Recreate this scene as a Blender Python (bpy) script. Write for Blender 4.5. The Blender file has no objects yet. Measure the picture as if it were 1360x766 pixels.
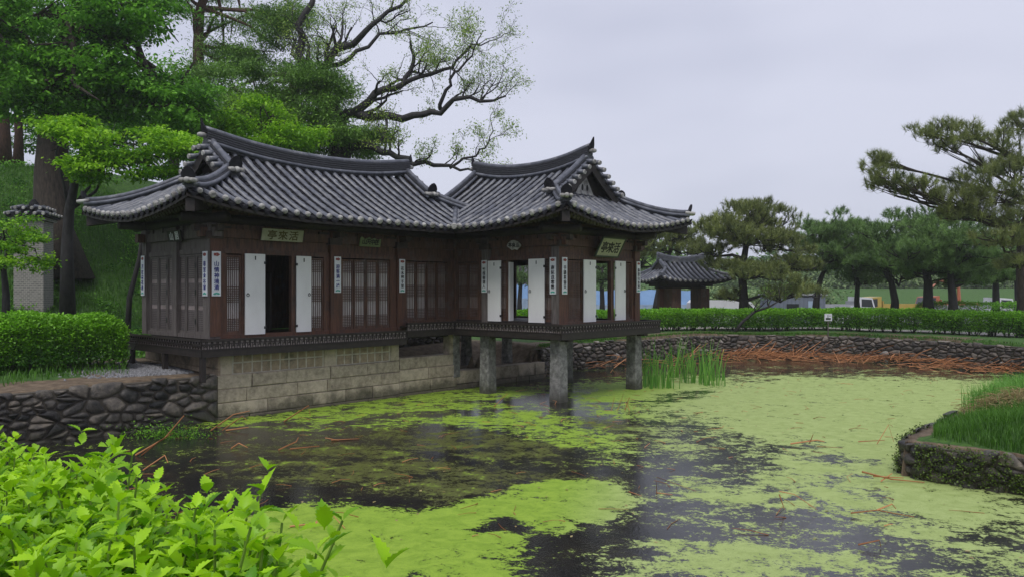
import bpy, math, random
import numpy as np
from mathutils import Vector, noise as mnoise

R = math.radians
sc = bpy.context.scene
COL = sc.collection
rng = np.random.default_rng(7)
random.seed(7)

# ------------------------------------------------------------------ camera, world, sun, exposure
EYE = 2.83
cam = bpy.data.cameras.new("camera")
cam.lens = 27.08; cam.sensor_width = 36; cam.clip_start = 0.05; cam.clip_end = 3000
cam.shift_y = 0.0029
camo = bpy.data.objects.new("camera", cam); COL.objects.link(camo)
camo.location = (0, 0, EYE); camo.rotation_euler = (R(90), 0, 0)
sc.camera = camo

world = bpy.data.worlds.new("World"); sc.world = world; world.use_nodes = True
wn = world.node_tree; wn.nodes.clear()
w_out = wn.nodes.new("ShaderNodeOutputWorld"); w_bg = wn.nodes.new("ShaderNodeBackground")
sky = wn.nodes.new("ShaderNodeTexSky"); sky.sky_type = 'NISHITA'; sky.sun_disc = False
sky.sun_elevation = R(58); sky.sun_rotation = R(150)
sky.air_density = 1.0; sky.dust_density = 3.0; sky.ozone_density = 1.0
w_cl = wn.nodes.new("ShaderNodeTexNoise"); w_cl.inputs['Scale'].default_value = 1.6; w_cl.inputs['Detail'].default_value = 3
w_map = wn.nodes.new("ShaderNodeMapping"); w_map.inputs['Scale'].default_value = (1, 1, 3)
w_tc = wn.nodes.new("ShaderNodeTexCoord")
w_ramp = wn.nodes.new("ShaderNodeValToRGB")
w_ramp.color_ramp.elements[0].position = .38; w_ramp.color_ramp.elements[0].color = (5.1, 5.35, 6.75, 1)
w_ramp.color_ramp.elements[1].position = .64; w_ramp.color_ramp.elements[1].color = (6.75, 6.95, 8.3, 1)
w_mix = wn.nodes.new("ShaderNodeMixRGB"); w_mix.inputs['Fac'].default_value = .92
L_ = wn.links.new
L_(w_tc.outputs['Generated'], w_map.inputs['Vector']); L_(w_map.outputs[0], w_cl.inputs['Vector'])
L_(w_cl.outputs['Fac'], w_ramp.inputs[0]); L_(sky.outputs[0], w_mix.inputs['Color1']); L_(w_ramp.outputs[0], w_mix.inputs['Color2'])
L_(w_mix.outputs[0], w_bg.inputs['Color']); w_bg.inputs['Strength'].default_value = .086
L_(w_bg.outputs[0], w_out.inputs['Surface'])

sun = bpy.data.lights.new("sun", 'SUN'); sun.energy = 1.5; sun.angle = R(28); sun.color = (1, .97, .92)
suno = bpy.data.objects.new("sun", sun); COL.objects.link(suno)
suno.rotation_euler = (R(32), R(6), R(-25))

sc.view_settings.view_transform = 'Standard'; sc.view_settings.look = 'None'
sc.view_settings.exposure = 0.32; sc.view_settings.gamma = 1; sc.view_settings.use_curve_mapping = False
sc.render.engine = 'CYCLES'
cy = sc.cycles
cy.use_denoising = True; cy.denoiser = 'OPENIMAGEDENOISE'; cy.denoising_input_passes = 'RGB_ALBEDO_NORMAL'; cy.denoising_prefilter = 'ACCURATE'
cy.max_bounces = 6; cy.diffuse_bounces = 3; cy.glossy_bounces = 2; cy.transmission_bounces = 3; cy.volume_bounces = 0
cy.transparent_max_bounces = 4
cy.caustics_reflective = False; cy.caustics_refractive = False
cy.use_adaptive_sampling = True; cy.adaptive_threshold = .008

# ------------------------------------------------------------------ helpers
F = 1023.0
def px(x, y, Z):
    "the point at distance Z whose place in the photograph is x, y"
    return ((x - 680) / F * Z, Z, EYE - (y - 387) / F * Z)

def tag(o, label=None, cat=None, group=None, kind=None):
    if label: o['label'] = label
    if cat: o['category'] = cat
    if group: o['group'] = group
    if kind: o['kind'] = kind
    return o

def empty(name, loc=(0, 0, 0), rz=0, **k):
    o = bpy.data.objects.new(name, None); COL.objects.link(o)
    o.location = loc; o.rotation_euler = (0, 0, rz); o.empty_display_size = .2
    return tag(o, **k)

def link(name, me, mat, parent=None, smooth=False, **k):
    o = bpy.data.objects.new(name, me); COL.objects.link(o)
    if mat: me.materials.append(mat)
    if smooth:
        me.polygons.foreach_set('use_smooth', np.ones(len(me.polygons), bool))
    if parent: o.parent = parent
    return tag(o, **k)

def mesh_np(name, V, Fc, mat, parent=None, smooth=False, tone=None, **k):
    V = np.asarray(V, np.float32); Fc = np.asarray(Fc, np.int32)
    me = bpy.data.meshes.new(name)
    n, kk = Fc.shape
    me.vertices.add(len(V)); me.vertices.foreach_set('co', V.ravel())
    me.loops.add(n * kk); me.loops.foreach_set('vertex_index', Fc.ravel())
    me.polygons.add(n)
    me.polygons.foreach_set('loop_start', np.arange(0, n * kk, kk, dtype=np.int32))
    me.polygons.foreach_set('loop_total', np.full(n, kk, np.int32))
    if tone is not None:
        a = me.attributes.new('tone', 'FLOAT', 'FACE'); a.data.foreach_set('value', np.asarray(tone, np.float32))
    me.update(calc_edges=True)
    return link(name, me, mat, parent, smooth, **k)

class MB:
    def __init__(s): s.v = []; s.f = []
    def add(s, vs, fs):
        b = len(s.v); s.v += [tuple(p) for p in vs]; s.f += [tuple(i + b for i in f) for f in fs]
    def box(s, x0, x1, y0, y1, z0, z1, M=None, bev=0):
        vs = [(x, y, z) for z in (z0, z1) for y in (y0, y1) for x in (x0, x1)]
        if M: vs = [M(*p) for p in vs]
        s.add(vs, [(0, 2, 3, 1), (4, 5, 7, 6), (0, 1, 5, 4), (2, 6, 7, 3), (0, 4, 6, 2), (1, 3, 7, 5)])
    def block(s, x0, x1, y0, y1, z0, z1, c=.015, M=None, j=0):
        "a box with chamfered front (low y) edges and slight jitter"
        r = lambda: random.uniform(-j, j)
        o = [(x0 + r(), y0 + c, z0 + r()), (x1 + r(), y0 + c, z0 + r()), (x1 + r(), y0 + c, z1 + r()), (x0 + r(), y0 + c, z1 + r())]
        dy = r()
        i = [(x0 + c, y0 + dy, z0 + c), (x1 - c, y0 + dy, z0 + c), (x1 - c, y0 + dy, z1 - c), (x0 + c, y0 + dy, z1 - c)]
        bk = [(p[0], y1, p[2]) for p in o]
        vs = o + i + bk
        if M: vs = [M(*p) for p in vs]
        fs = [(4, 5, 6, 7)]
        for a in range(4):
            b = (a + 1) % 4
            fs += [(a, b, 4 + b, 4 + a), (8 + a, 8 + b, b, a)]
        s.add(vs, fs)
    def tube(s, pts, rad, n=6, cap=True, flat=1.0):
        pts = [Vector(p) for p in pts]
        if not hasattr(rad, '__len__'): rad = [rad] * len(pts)
        rings = []
        up = Vector((0, 0, 1)); prev = None
        for i, p in enumerate(pts):
            d = (pts[min(i + 1, len(pts) - 1)] - pts[max(i - 1, 0)])
            if d.length < 1e-9: d = Vector((0, 0, 1))
            d.normalize()
            if prev is None:
                ref = up if abs(d.z) < .9 else Vector((1, 0, 0))
                x = d.cross(ref).normalized()
            else:
                x = (prev - d * prev.dot(d))
                x = x.normalized() if x.length > 1e-6 else d.cross(up).normalized()
            prev = x; y = d.cross(x)
            rings.append([p + x * (rad[i] * math.cos(2 * math.pi * k / n)) + y * (rad[i] * flat * math.sin(2 * math.pi * k / n)) for k in range(n)])
        b = len(s.v)
        for rg in rings: s.v += [tuple(q) for q in rg]
        for i in range(len(rings) - 1):
            for k in range(n):
                k2 = (k + 1) % n
                s.f.append((b + i * n + k, b + i * n + k2, b + (i + 1) * n + k2, b + (i + 1) * n + k))
        if cap:
            s.f.append(tuple(b + k for k in range(n))[::-1]); s.f.append(tuple(b + (len(rings) - 1) * n + k for k in range(n)))
    def sweep(s, pts, lat, prof, closed=True):
        "profile (lateral, up) carried along pts; lat = lateral direction (vector, or one per point)"
        n = len(prof); b = len(s.v)
        for i, p in enumerate(pts):
            l = lat[i] if isinstance(lat, list) else lat
            for (q, h) in prof: s.v.append((p[0] + l[0] * q, p[1] + l[1] * q, p[2] + h))
        for i in range(len(pts) - 1):
            for k in range(n if closed else n - 1):
                k2 = (k + 1) % n
                s.f.append((b + i * n + k, b + i * n + k2, b + (i + 1) * n + k2, b + (i + 1) * n + k))
        if closed:
            s.f.append(tuple(b + k for k in range(n))); s.f.append(tuple(b + (len(pts) - 1) * n + k for k in range(n))[::-1])
    def poly_prism(s, pts2, M, n0, n1):
        m = len(pts2)
        vs = [M(q, n0, z) for q, z in pts2] + [M(q, n1, z) for q, z in pts2]
        s.add(vs, [tuple(range(m)), tuple(range(m, 2 * m))[::-1]] + [(i, (i + 1) % m, m + (i + 1) % m, m + i) for i in range(m)])
    def build(s, name, mat, parent=None, smooth=False, **k):
        me = bpy.data.meshes.new(name); me.from_pydata(s.v, [], s.f); me.update()
        return link(name, me, mat, parent, smooth, **k)

# ------------------------------------------------------------------ materials
def nt(name):
    m = bpy.data.materials.new(name); m.use_nodes = True
    t = m.node_tree; return m, t, t.nodes['Principled BSDF'], t.nodes['Material Output']

def mat(name, c1, c2=None, rough=.7, scale=4, stretch=(1, 1, 1), bump=.3, bscale=None, spec=.4, detail=6, c3=None, c3s=.8, c3pos=.62):
    m, t, p, o = nt(name)
    N = t.nodes.new; Lk = t.links.new
    tc = N('ShaderNodeTexCoord'); mp = N('ShaderNodeMapping'); mp.inputs['Scale'].default_value = stretch
    Lk(tc.outputs['Object'], mp.inputs[0])
    n = N('ShaderNodeTexNoise'); n.inputs['Scale'].default_value = scale; n.inputs['Detail'].default_value = detail; n.inputs['Roughness'].default_value = .62
    Lk(mp.outputs[0], n.inputs['Vector'])
    r = N('ShaderNodeValToRGB'); r.color_ramp.elements[0].position = .32; r.color_ramp.elements[1].position = .68
    c2 = c2 or tuple(x * .6 for x in c1)
    r.color_ramp.elements[0].color = (*c2, 1); r.color_ramp.elements[1].color = (*c1, 1)
    Lk(n.outputs['Fac'], r.inputs[0]); colr = r.outputs[0]
    if c3:
        n3 = N('ShaderNodeTexNoise'); n3.inputs['Scale'].default_value = c3s; n3.inputs['Detail'].default_value = 7; n3.inputs['Roughness'].default_value = .7
        Lk(tc.outputs['Object'], n3.inputs['Vector'])
        r3 = N('ShaderNodeValToRGB'); r3.color_ramp.elements[0].position = c3pos - .08; r3.color_ramp.elements[1].position = c3pos + .08
        Lk(n3.outputs['Fac'], r3.inputs[0])
        mx = N('ShaderNodeMixRGB'); Lk(r3.outputs[0], mx.inputs['Fac']); Lk(colr, mx.inputs['Color1']); mx.inputs['Color2'].default_value = (*c3, 1)
        colr = mx.outputs[0]
    Lk(colr, p.inputs['Base Color'])
    p.inputs['Roughness'].default_value = rough; p.inputs['Specular IOR Level'].default_value = spec
    if bump:
        nb = N('ShaderNodeTexNoise'); nb.inputs['Scale'].default_value = bscale or scale * 3; nb.inputs['Detail'].default_value = 5
        Lk(mp.outputs[0], nb.inputs['Vector'])
        bp = N('ShaderNodeBump'); bp.inputs['Strength'].default_value = bump; bp.inputs['Distance'].default_value = .02
        Lk(nb.outputs['Fac'], bp.inputs['Height']); Lk(bp.outputs[0], p.inputs['Normal'])
    return m

def leafmat(name, dark, light, trans=.35, rough=.5, spec=.35, nscale=.6):
    m, t, p, o = nt(name)
    N = t.nodes.new; Lk = t.links.new
    at = N('ShaderNodeAttribute'); at.attribute_name = 'tone'
    tc = N('ShaderNodeTexCoord'); n = N('ShaderNodeTexNoise'); n.inputs['Scale'].default_value = nscale; n.inputs['Detail'].default_value = 3
    Lk(tc.outputs['Object'], n.inputs['Vector'])
    ad = N('ShaderNodeMath'); ad.operation = 'MULTIPLY_ADD'; Lk(n.outputs['Fac'], ad.inputs[0]); ad.inputs[1].default_value = 1.1; ad.inputs[2].default_value = -.55
    a2 = N('ShaderNodeMath'); Lk(ad.outputs[0], a2.inputs[0]); Lk(at.outputs['Fac'], a2.inputs[1]); a2.use_clamp = True
    mx = N('ShaderNodeMixRGB'); Lk(a2.outputs[0], mx.inputs['Fac']); mx.inputs['Color1'].default_value = (*dark, 1); mx.inputs['Color2'].default_value = (*light, 1)
    Lk(mx.outputs[0], p.inputs['Base Color']); p.inputs['Roughness'].default_value = rough; p.inputs['Specular IOR Level'].default_value = spec
    tr = N('ShaderNodeBsdfTranslucent'); Lk(mx.outputs[0], tr.inputs['Color'])
    ms = N('ShaderNodeMixShader'); ms.inputs[0].default_value = trans
    Lk(p.outputs[0], ms.inputs[1]); Lk(tr.outputs[0], ms.inputs[2]); Lk(ms.outputs[0], o.inputs['Surface'])
    return m

M = {}
M['tile'] = mat('roof_tile', (.135, .143, .172), (.055, .060, .075), rough=.34, scale=5, bump=.25, bscale=30, spec=.5, c3=(.23, .23, .24), c3s=2.2, c3pos=.62)
M['tiledark'] = mat('roof_tile_pan', (.022, .022, .027), (.010, .010, .012), rough=.75, scale=7, bump=.3, bscale=30, spec=.15)
M['ridge'] = mat('ridge_tile', (.05, .052, .06), (.02, .02, .024), rough=.45, scale=7, stretch=(1, 1, 6), bump=.35, bscale=14)
M['lime'] = mat('lime_plaster', (.54, .53, .50), (.13, .12, .115), rough=.8, scale=5, bump=.4)
M['wood'] = mat('old_red_wood', (.14, .068, .043), (.036, .021, .016), rough=.62, scale=5, stretch=(4, 4, .5), bump=.4, bscale=22, c3=(.10, .078, .066), c3s=2.6, c3pos=.61)
M['woodred'] = mat('orange_wood', (.135, .058, .034), (.055, .027, .018), rough=.6, scale=5, stretch=(5, 5, .4), bump=.4, bscale=22, c3=(.05, .03, .025), c3s=2.2, c3pos=.6)
M['woodgrey'] = mat('weathered_grey_wood', (.16, .14, .13), (.065, .052, .047), rough=.8, scale=5, stretch=(6, 6, .4), bump=.5, bscale=22)
M['fretback'] = mat('fret_gap_light', (.42, .37, .35), (.22, .18, .165), rough=.8, scale=6, bump=.2)  # pale tone stands in for light showing through the open fretwork
M['wooddark'] = mat('dark_wood', (.032, .024, .021), (.014, .011, .010), rough=.6, scale=5, stretch=(2, 2, 2), bump=.35, bscale=22)
M['rafter'] = mat('rafter_wood', (.07, .05, .042), (.03, .022, .019), rough=.7, scale=5, bump=.3)
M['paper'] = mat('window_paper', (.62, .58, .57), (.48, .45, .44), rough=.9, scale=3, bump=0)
M['paperdim'] = mat('window_paper_unlit_aged', (.30, .25, .235), (.19, .155, .145), rough=.9, scale=3, bump=0)  # shade of the unlit bays painted in; also used on weathered end leaves
M['doorwhite'] = mat('white_paper_door', (.80, .80, .79), (.70, .695, .68), rough=.85, scale=1.6, stretch=(1, 1, .5), bump=.12, c3=(.66, .64, .60), c3s=2.4, c3pos=.72)
M['granite'] = mat('granite', (.40, .355, .285), (.21, .185, .15), rough=.85, scale=14, bump=.5, bscale=40, c3=(.10, .09, .075), c3s=1.3, c3pos=.60)
M['graniteochre'] = mat('granite_ochre', (.46, .36, .25), (.27, .21, .15), rough=.85, scale=9, bump=.5, bscale=40, c3=(.13, .12, .095), c3s=1.8, c3pos=.60)
M['mortar'] = mat('mortar', (.62, .57, .47), (.42, .38, .32), rough=.9, scale=9, bump=.3)
M['pillar'] = mat('pillar_granite', (.30, .29, .275), (.14, .138, .13), rough=.8, scale=22, bump=.4, bscale=50, c3=(.06, .058, .055), c3s=1.5, c3pos=.57)
M['fieldstone'] = mat('field_stone', (.13, .115, .10), (.035, .032, .03), rough=.6, scale=3.2, bump=.6, bscale=16, c3=(.19, .17, .14), c3s=1.1, c3pos=.6)
M['fieldstone2'] = mat('far_field_stone', (.20, .185, .165), (.06, .055, .05), rough=.65, scale=2.2, bump=.6, bscale=14, c3=(.32, .30, .27), c3s=2.1, c3pos=.62)
M['bark'] = mat('bark', (.075, .058, .045), (.022, .018, .015), rough=.9, scale=6, stretch=(3, 3, .7), bump=.8, bscale=16)
M['barkwet'] = mat('wet_dark_bark', (.035, .032, .032), (.012, .011, .011), rough=.7, scale=6, stretch=(2, 2, .7), bump=.6, bscale=16)
M['barkred'] = mat('red_pine_bark', (.10, .052, .036), (.03, .02, .016), rough=.9, scale=6, stretch=(3, 3, 1), bump=.8, bscale=14)
M['soil'] = mat('soil', (.17, .115, .07), (.07, .045, .028), rough=.95, scale=3, bump=.6, bscale=25)
M['black'] = mat('ink_black', (.012, .012, .014), (.01, .01, .01), bump=0)
M['iron'] = mat('iron', (.03, .03, .03), (.015, .015, .015), rough=.5, bump=0)
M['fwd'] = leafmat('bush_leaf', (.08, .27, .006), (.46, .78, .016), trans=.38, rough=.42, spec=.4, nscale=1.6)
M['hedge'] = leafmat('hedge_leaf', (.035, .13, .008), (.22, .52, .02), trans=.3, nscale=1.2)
M['mapleleaf'] = leafmat('maple_leaf', (.028, .12, .016), (.25, .58, .05), trans=.4, nscale=.5)
M['brightleaf'] = leafmat('bright_leaf', (.07, .24, .012), (.36, .66, .03), trans=.4, nscale=.9)
M['oliveleaf'] = leafmat('olive_leaf', (.045, .12, .024), (.26, .47, .08), trans=.3, nscale=.6)
M['springleaf'] = leafmat('spring_leaf', (.16, .28, .05), (.42, .58, .10), trans=.45, nscale=.9)
M['pine'] = leafmat('pine_needle', (.030, .058, .022), (.11, .155, .045), trans=.2, nscale=.5)
M['pinebrown'] = leafmat('pine_needle_brown', (.05, .08, .028), (.30, .35, .10), trans=.2, nscale=.7)
M['pinefar'] = leafmat('pine_needle_green', (.045, .10, .030), (.22, .37, .10), trans=.2, nscale=.4)
M['reedgreen'] = leafmat('reed_green', (.07, .22, .03), (.24, .50, .08), trans=.4)
M['reeddry'] = leafmat('reed_dry', (.26, .10, .035), (.68, .31, .13), trans=.1, nscale=.8)
M['straw'] = leafmat('straw', (.25, .19, .07), (.52, .43, .2), trans=.2)
M['youngstem'] = mat('young_stem', (.16, .26, .03), (.09, .16, .02), rough=.6, bump=0)
M['springfar'] = leafmat('far_shrub_leaf', (.06, .12, .03), (.24, .34, .12), trans=.2, nscale=.1)
M['mossleaf'] = leafmat('moss_leaf', (.03, .045, .008), (.12, .20, .02), trans=.15, nscale=2.5)
M['grass'] = leafmat('grass_blade', (.03, .10, .010), (.12, .30, .025), trans=.4, nscale=.6)

# ------------------------------------------------------------------ shape of the place (ground, pond)
UX, UY = math.cos(R(48)), math.sin(R(48))       # u along the pavilion's long front, v square to it
CX, CY = 1.20, 19.83                            # the pavilion's corner pillar
def BW(a, b, z=0): return (CX + a * UX - b * UY, CY + a * UY + b * UX, z)

POND = [BW(-7.3, 3.85)[:2], BW(4.14, 3.85)[:2], (2.2, 28.1), (5.0, 30.2), (8.2, 33.0), (10.4, 33.5), (12.2, 33.1), (14.6, 31.8), (16.4, 29.2),
        (17.6, 26.3), (19.5, 21), (20, 10), (16, 4.6), (8, 4.2), (0, 4.3), (-5, 5.2), (-8.6, 8.5), (-9.3, 11.5), (-9.1, 13.7), (-8.3, 14.7)]
ISL_K = (5.9, 11.85)
def IW(a, b): return (ISL_K[0] + a * UX + b * UY, ISL_K[1] + a * UY - b * UX)   # a along the long side, b to the right

def sdist(X, Y, poly):
    "signed distance to a polygon, positive outside (arrays)"
    X = np.asarray(X, float); Y = np.asarray(Y, float)
    d = np.full(X.shape, 1e9); ins = np.zeros(X.shape, bool)
    n = len(poly)
    for i in range(n):
        x0, y0 = poly[i]; x1, y1 = poly[(i + 1) % n]
        ex, ey = x1 - x0, y1 - y0; wx, wy = X - x0, Y - y0
        t = np.clip((wx * ex + wy * ey) / (ex * ex + ey * ey), 0, 1)
        d = np.minimum(d, (wx - ex * t) ** 2 + (wy - ey * t) ** 2)
        c = ((y0 <= Y) & (y1 > Y)) | ((y1 <= Y) & (y0 > Y))
        xi = x0 + (Y - y0) / (ey if abs(ey) > 1e-9 else 1e-9) * ex
        ins ^= c & (X < xi)
    d = np.sqrt(d); return np.where(ins, -d, d)

def sst(x, a, b):
    t = np.clip((x - a) / (b - a), 0, 1); return t * t * (3 - 2 * t)
def vnoise(X, Y, s, seed=0):
    "cheap smooth noise from sines"
    r = np.random.default_rng(seed); o = np.zeros(np.shape(X))
    for k in range(7):
        th = r.uniform(0, 6.28); f = s * r.uniform(.6, 2.2); o = o + np.sin((X * math.cos(th) + Y * math.sin(th)) * f + r.uniform(0, 6.28)) / 7 * 1.6
    return o

def ground_h(X, Y):
    X = np.asarray(X, float); Y = np.asarray(Y, float)
    sd = sdist(X, Y, POND)
    g = 1.0 + .06 * vnoise(X, Y, .9, 3) + .05 * sst(sd, 0, 1.5)
    g = g - 1.0 * sst(Y, 42, 55) * (1 - sst(-X, 0, 14))                       # car park lies lower
    g = g + 3.2 * sst(Y, 92, 112) * sst(X, 5, 20)                             # green bank behind it
    g = g + 7.0 * sst(-X + (Y - 30) * .35, 7.5, 23) * sst(Y, 17, 36)          # wooded hill on the left
    g = g + .5 * sst(-X, 9, 16) * sst(Y, 15, 24)
    g = np.where((sd > 0) & (sd < .3) , g, g)
    g = np.where(sd < .22, -0.7 + (g + .7) * sst(sd, -.02, .22), g)
    # low ground under the right wing, behind the stone ledge
    a = (X - CX) * UX + (Y - CY) * UY; b = -(X - CX) * UY + (Y - CY) * UX
    under = sst(a, -2.4, -2.1) * (1 - sst(a, 3.9, 4.4)) * (1 - sst(b, 5.3, 6.8)) * (sd > .2)
    g = g * (1 - under) + (.47 + .05 * vnoise(X, Y, 3, 5)) * under
    return g
def gh(x, y): return float(ground_h(np.array([x]), np.array([y]))[0])

def grid_mesh(xs, ys, hf):
    X, Y = np.meshgrid(xs, ys); Z = hf(X, Y)
    V = np.stack([X.ravel(), Y.ravel(), Z.ravel()], 1)
    nx, ny = len(xs), len(ys)
    i = (np.arange(ny - 1)[:, None] * nx + np.arange(nx - 1)[None, :]).ravel()
    Fc = np.stack([i, i + 1, i + nx + 1, i + nx], 1)
    return V, Fc
xs = np.concatenate([np.linspace(-640, -60, 15)[:-1], np.linspace(-60, -24, 26)[:-1], np.arange(-24, 24, .2), np.linspace(24, 60, 24), np.linspace(60, 640, 15)[1:]])
ys = np.concatenate([np.linspace(-40, 2, 10)[:-1], np.arange(2, 40, .2), np.linspace(40, 130, 60), np.linspace(130, 620, 20)[1:]])
V, Fc = grid_mesh(xs, ys, ground_h)

def ground_mat():
    m, t, p, o = nt('ground_soil_grass')
    N = t.nodes.new; Lk = t.links.new
    tc = N('ShaderNodeTexCoord')
    def noise(s, d=5, r=.6):
        n = N('ShaderNodeTexNoise'); n.inputs['Scale'].default_value = s; n.inputs['Detail'].default_value = d; n.inputs['Roughness'].default_value = r
        Lk(tc.outputs['Object'], n.inputs['Vector']); return n.outputs['Fac']
    def ramp(f, p0, p1, a, b):
        r = N('ShaderNodeValToRGB'); r.color_ramp.elements[0].position = p0; r.color_ramp.elements[1].position = p1
        r.color_ramp.elements[0].color = (*a, 1); r.color_ramp.elements[1].color = (*b, 1); Lk(f, r.inputs[0]); return r.outputs[0]
    soil = ramp(noise(6), .35, .65, (.10, .07, .045), (.21, .155, .10))
    gr = ramp(noise(9), .35, .7, (.025, .075, .010), (.075, .17, .02))
    at = N('ShaderNodeAttribute'); at.attribute_name = 'grassy'
    ad = N('ShaderNodeMath'); ad.operation = 'ADD'; Lk(at.outputs['Fac'], ad.inputs[0]); Lk(noise(1.6), ad.inputs[1])
    fr = ramp(ad.outputs[0], .95, 1.12, (0, 0, 0), (1, 1, 1))
    mx = N('ShaderNodeMixRGB'); Lk(fr, mx.inputs['Fac']); Lk(soil, mx.inputs['Color1']); Lk(gr, mx.inputs['Color2'])
    Lk(mx.outputs[0], p.inputs['Base Color']); p.inputs['Roughness'].default_value = .95
    bp = N('ShaderNodeBump'); bp.inputs['Strength'].default_value = .7; bp.inputs['Distance'].default_value = .05; Lk(noise(25), bp.inputs['Height']); Lk(bp.outputs[0], p.inputs['Normal'])
    return m
M['ground'] = ground_mat()
g_o = mesh_np('ground', V, Fc, M['ground'], smooth=True, kind='structure')
sdv = sdist(V[:, 0], V[:, 1], POND)
gr = .35 + .75 * sst(sdv, .8, 2.2) + .25 * vnoise(V[:, 0], V[:, 1], .7, 8)
ga = (V[:, 0] - CX) * UX + (V[:, 1] - CY) * UY; gb = -(V[:, 0] - CX) * UY + (V[:, 1] - CY) * UX
gr = np.where((ga > -9.5) & (ga < 5) & (gb > 1.2) & (gb < 8.5), .1, gr)
at = g_o.data.attributes.new('grassy', 'FLOAT', 'POINT'); at.data.foreach_set('value', gr.astype(np.float32))

# far hills
def hills(X, Y):
    return -2 + 17 * (.62 + .25 * np.sin(X * .011 + 1) + .18 * np.sin(X * .027 + 2) + .06 * np.sin(X * .09)) * sst(Y, 300, 420)
hv, hf_ = grid_mesh(np.linspace(-600, 600, 160), np.linspace(290, 520, 14), hills)
hv[:, 2] += rng.normal(0, .5, len(hv))
mesh_np('hills', hv, hf_, mat('hill_woods', (.06, .10, .05), (.03, .055, .03), rough=1, scale=.05, bump=0), smooth=True, kind='structure')

# ------------------------------------------------------------------ pond
def blob(x, y, cx, cy, rx, ry, rot=0, soft=.35):
    c, s = math.cos(R(rot)), math.sin(R(rot))
    dx, dy = x - cx, y - cy
    q = np.sqrt(((dx * c + dy * s) / rx) ** 2 + ((-dx * s + dy * c) / ry) ** 2)
    return 1 - sst(q, 1 - soft * 1.3, 1 + soft * 1.3)
def weed_map(X, Y):
    "how much of the water the duckweed covers, mat by mat, on the pond's own plan"
    x = 680 + F * X / Y; y = 387 + F * EYE / Y
    wob = 14 * vnoise(X, Y, 1.6, 11); wy = 6 * vnoise(X, Y, 2.1, 12)
    x = x + wob; y = y + wy * np.clip((y - 480) / 120, .3, 1.4)
    w = np.zeros(x.shape)
    for a in [  # wide pale sheet on the right
        (1150, 535, 270, 42, 0, .35), (1270, 590, 230, 56, 8, .45), (1060, 552, 190, 38, 8, .4), (900, 520, 130, 20, 0, .4), (1240, 655, 150, 30, 18, .6),
        
        # mats on the left and in the middle
        (500, 730, 185, 60, 4, .22), (400, 700, 110, 30, -6, .3), (660, 745, 60, 36, 30, .4), (600, 690, 60, 20, 0, .4),
        (745, 668, 105, 26, -3, .2), (720, 690, 60, 18, 12, .3), (655, 665, 50, 12, 0, .4), (817, 758, 48, 14, 0, .25), (870, 725, 60, 10, 0, .5),
        ]:
        w = np.maximum(w, blob(x, y, *a[:5], a[5]))
    for a in [(970, 665, 150, 38, 0, .7), (1090, 640, 140, 40, 12, .6), (1180, 700, 130, 26, 10, .6), (1000, 745, 150, 32, -4, .6), (1290, 745, 140, 30, 8, .6), (1120, 735, 120, 26, 8, .7), (930, 600, 120, 26, 0, .7)]:
        w = np.maximum(w, .72 * blob(x, y, *a[:5], a[5]))
    for a in [  # broken moss along the footing
        (420, 545, 140, 9, -8, .3), (560, 530, 180, 11, -5, .3), (600, 548, 170, 17, 3, .3), (690, 560, 80, 16, 8, .4), (480, 556, 110, 12, -4, .4), (760, 580, 90, 14, 10, .6),
        (860, 545, 80, 14, 0, .5), (1330, 640, 60, 20, 20, .5)]:
        w = np.maximum(w, .62 * blob(x, y, *a[:5], a[5]))
    for a in [(800, 705, 95, 24, -8, .35), (760, 745, 90, 30, 0, .35), (920, 610, 90, 26, 0, .5), (860, 640, 40, 30, 20, .5), (660, 700, 35, 14, 0, .6), (1150, 490, 240, 11, 2, .4), (900, 525, 60, 6, -8, .4), (1060, 700, 130, 18, 8, .6), (1180, 735, 120, 14, 8, .6), (840, 740, 40, 20, 0, .5), (560, 552, 200, 3.5, -4, .5)]:
        w = w * (1 - .62 * blob(x, y, *a[:5], a[5]))
    ol = np.maximum.reduce([blob(x, y, 560, 632, 290, 24, 2, .5), blob(x, y, 640, 590, 220, 20, 4, .6), blob(x, y, 440, 600, 160, 18, 0, .7), blob(x, y, 830, 575, 140, 22, 8, .6), blob(x, y, 620, 660, 60, 12, 0, .5), blob(x, y, 1300, 640, 120, 22, 12, .6)])
    pale = sst(x + (y - 600) * .5, 760, 900)
    return w, ol, pale
wv, wf = grid_mesh(np.arange(-12, 22, .085), np.arange(3.6, 36, .085), lambda X, Y: np.zeros(X.shape))
sdw = sdist(wv[:, 0], wv[:, 1], POND)
keep = (sdw[wf] < .5).all(1)
wf = wf[keep]; used = np.unique(wf); remap = -np.ones(len(wv), int); remap[used] = np.arange(len(used)); wv = wv[used]; wf = remap[wf]

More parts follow.
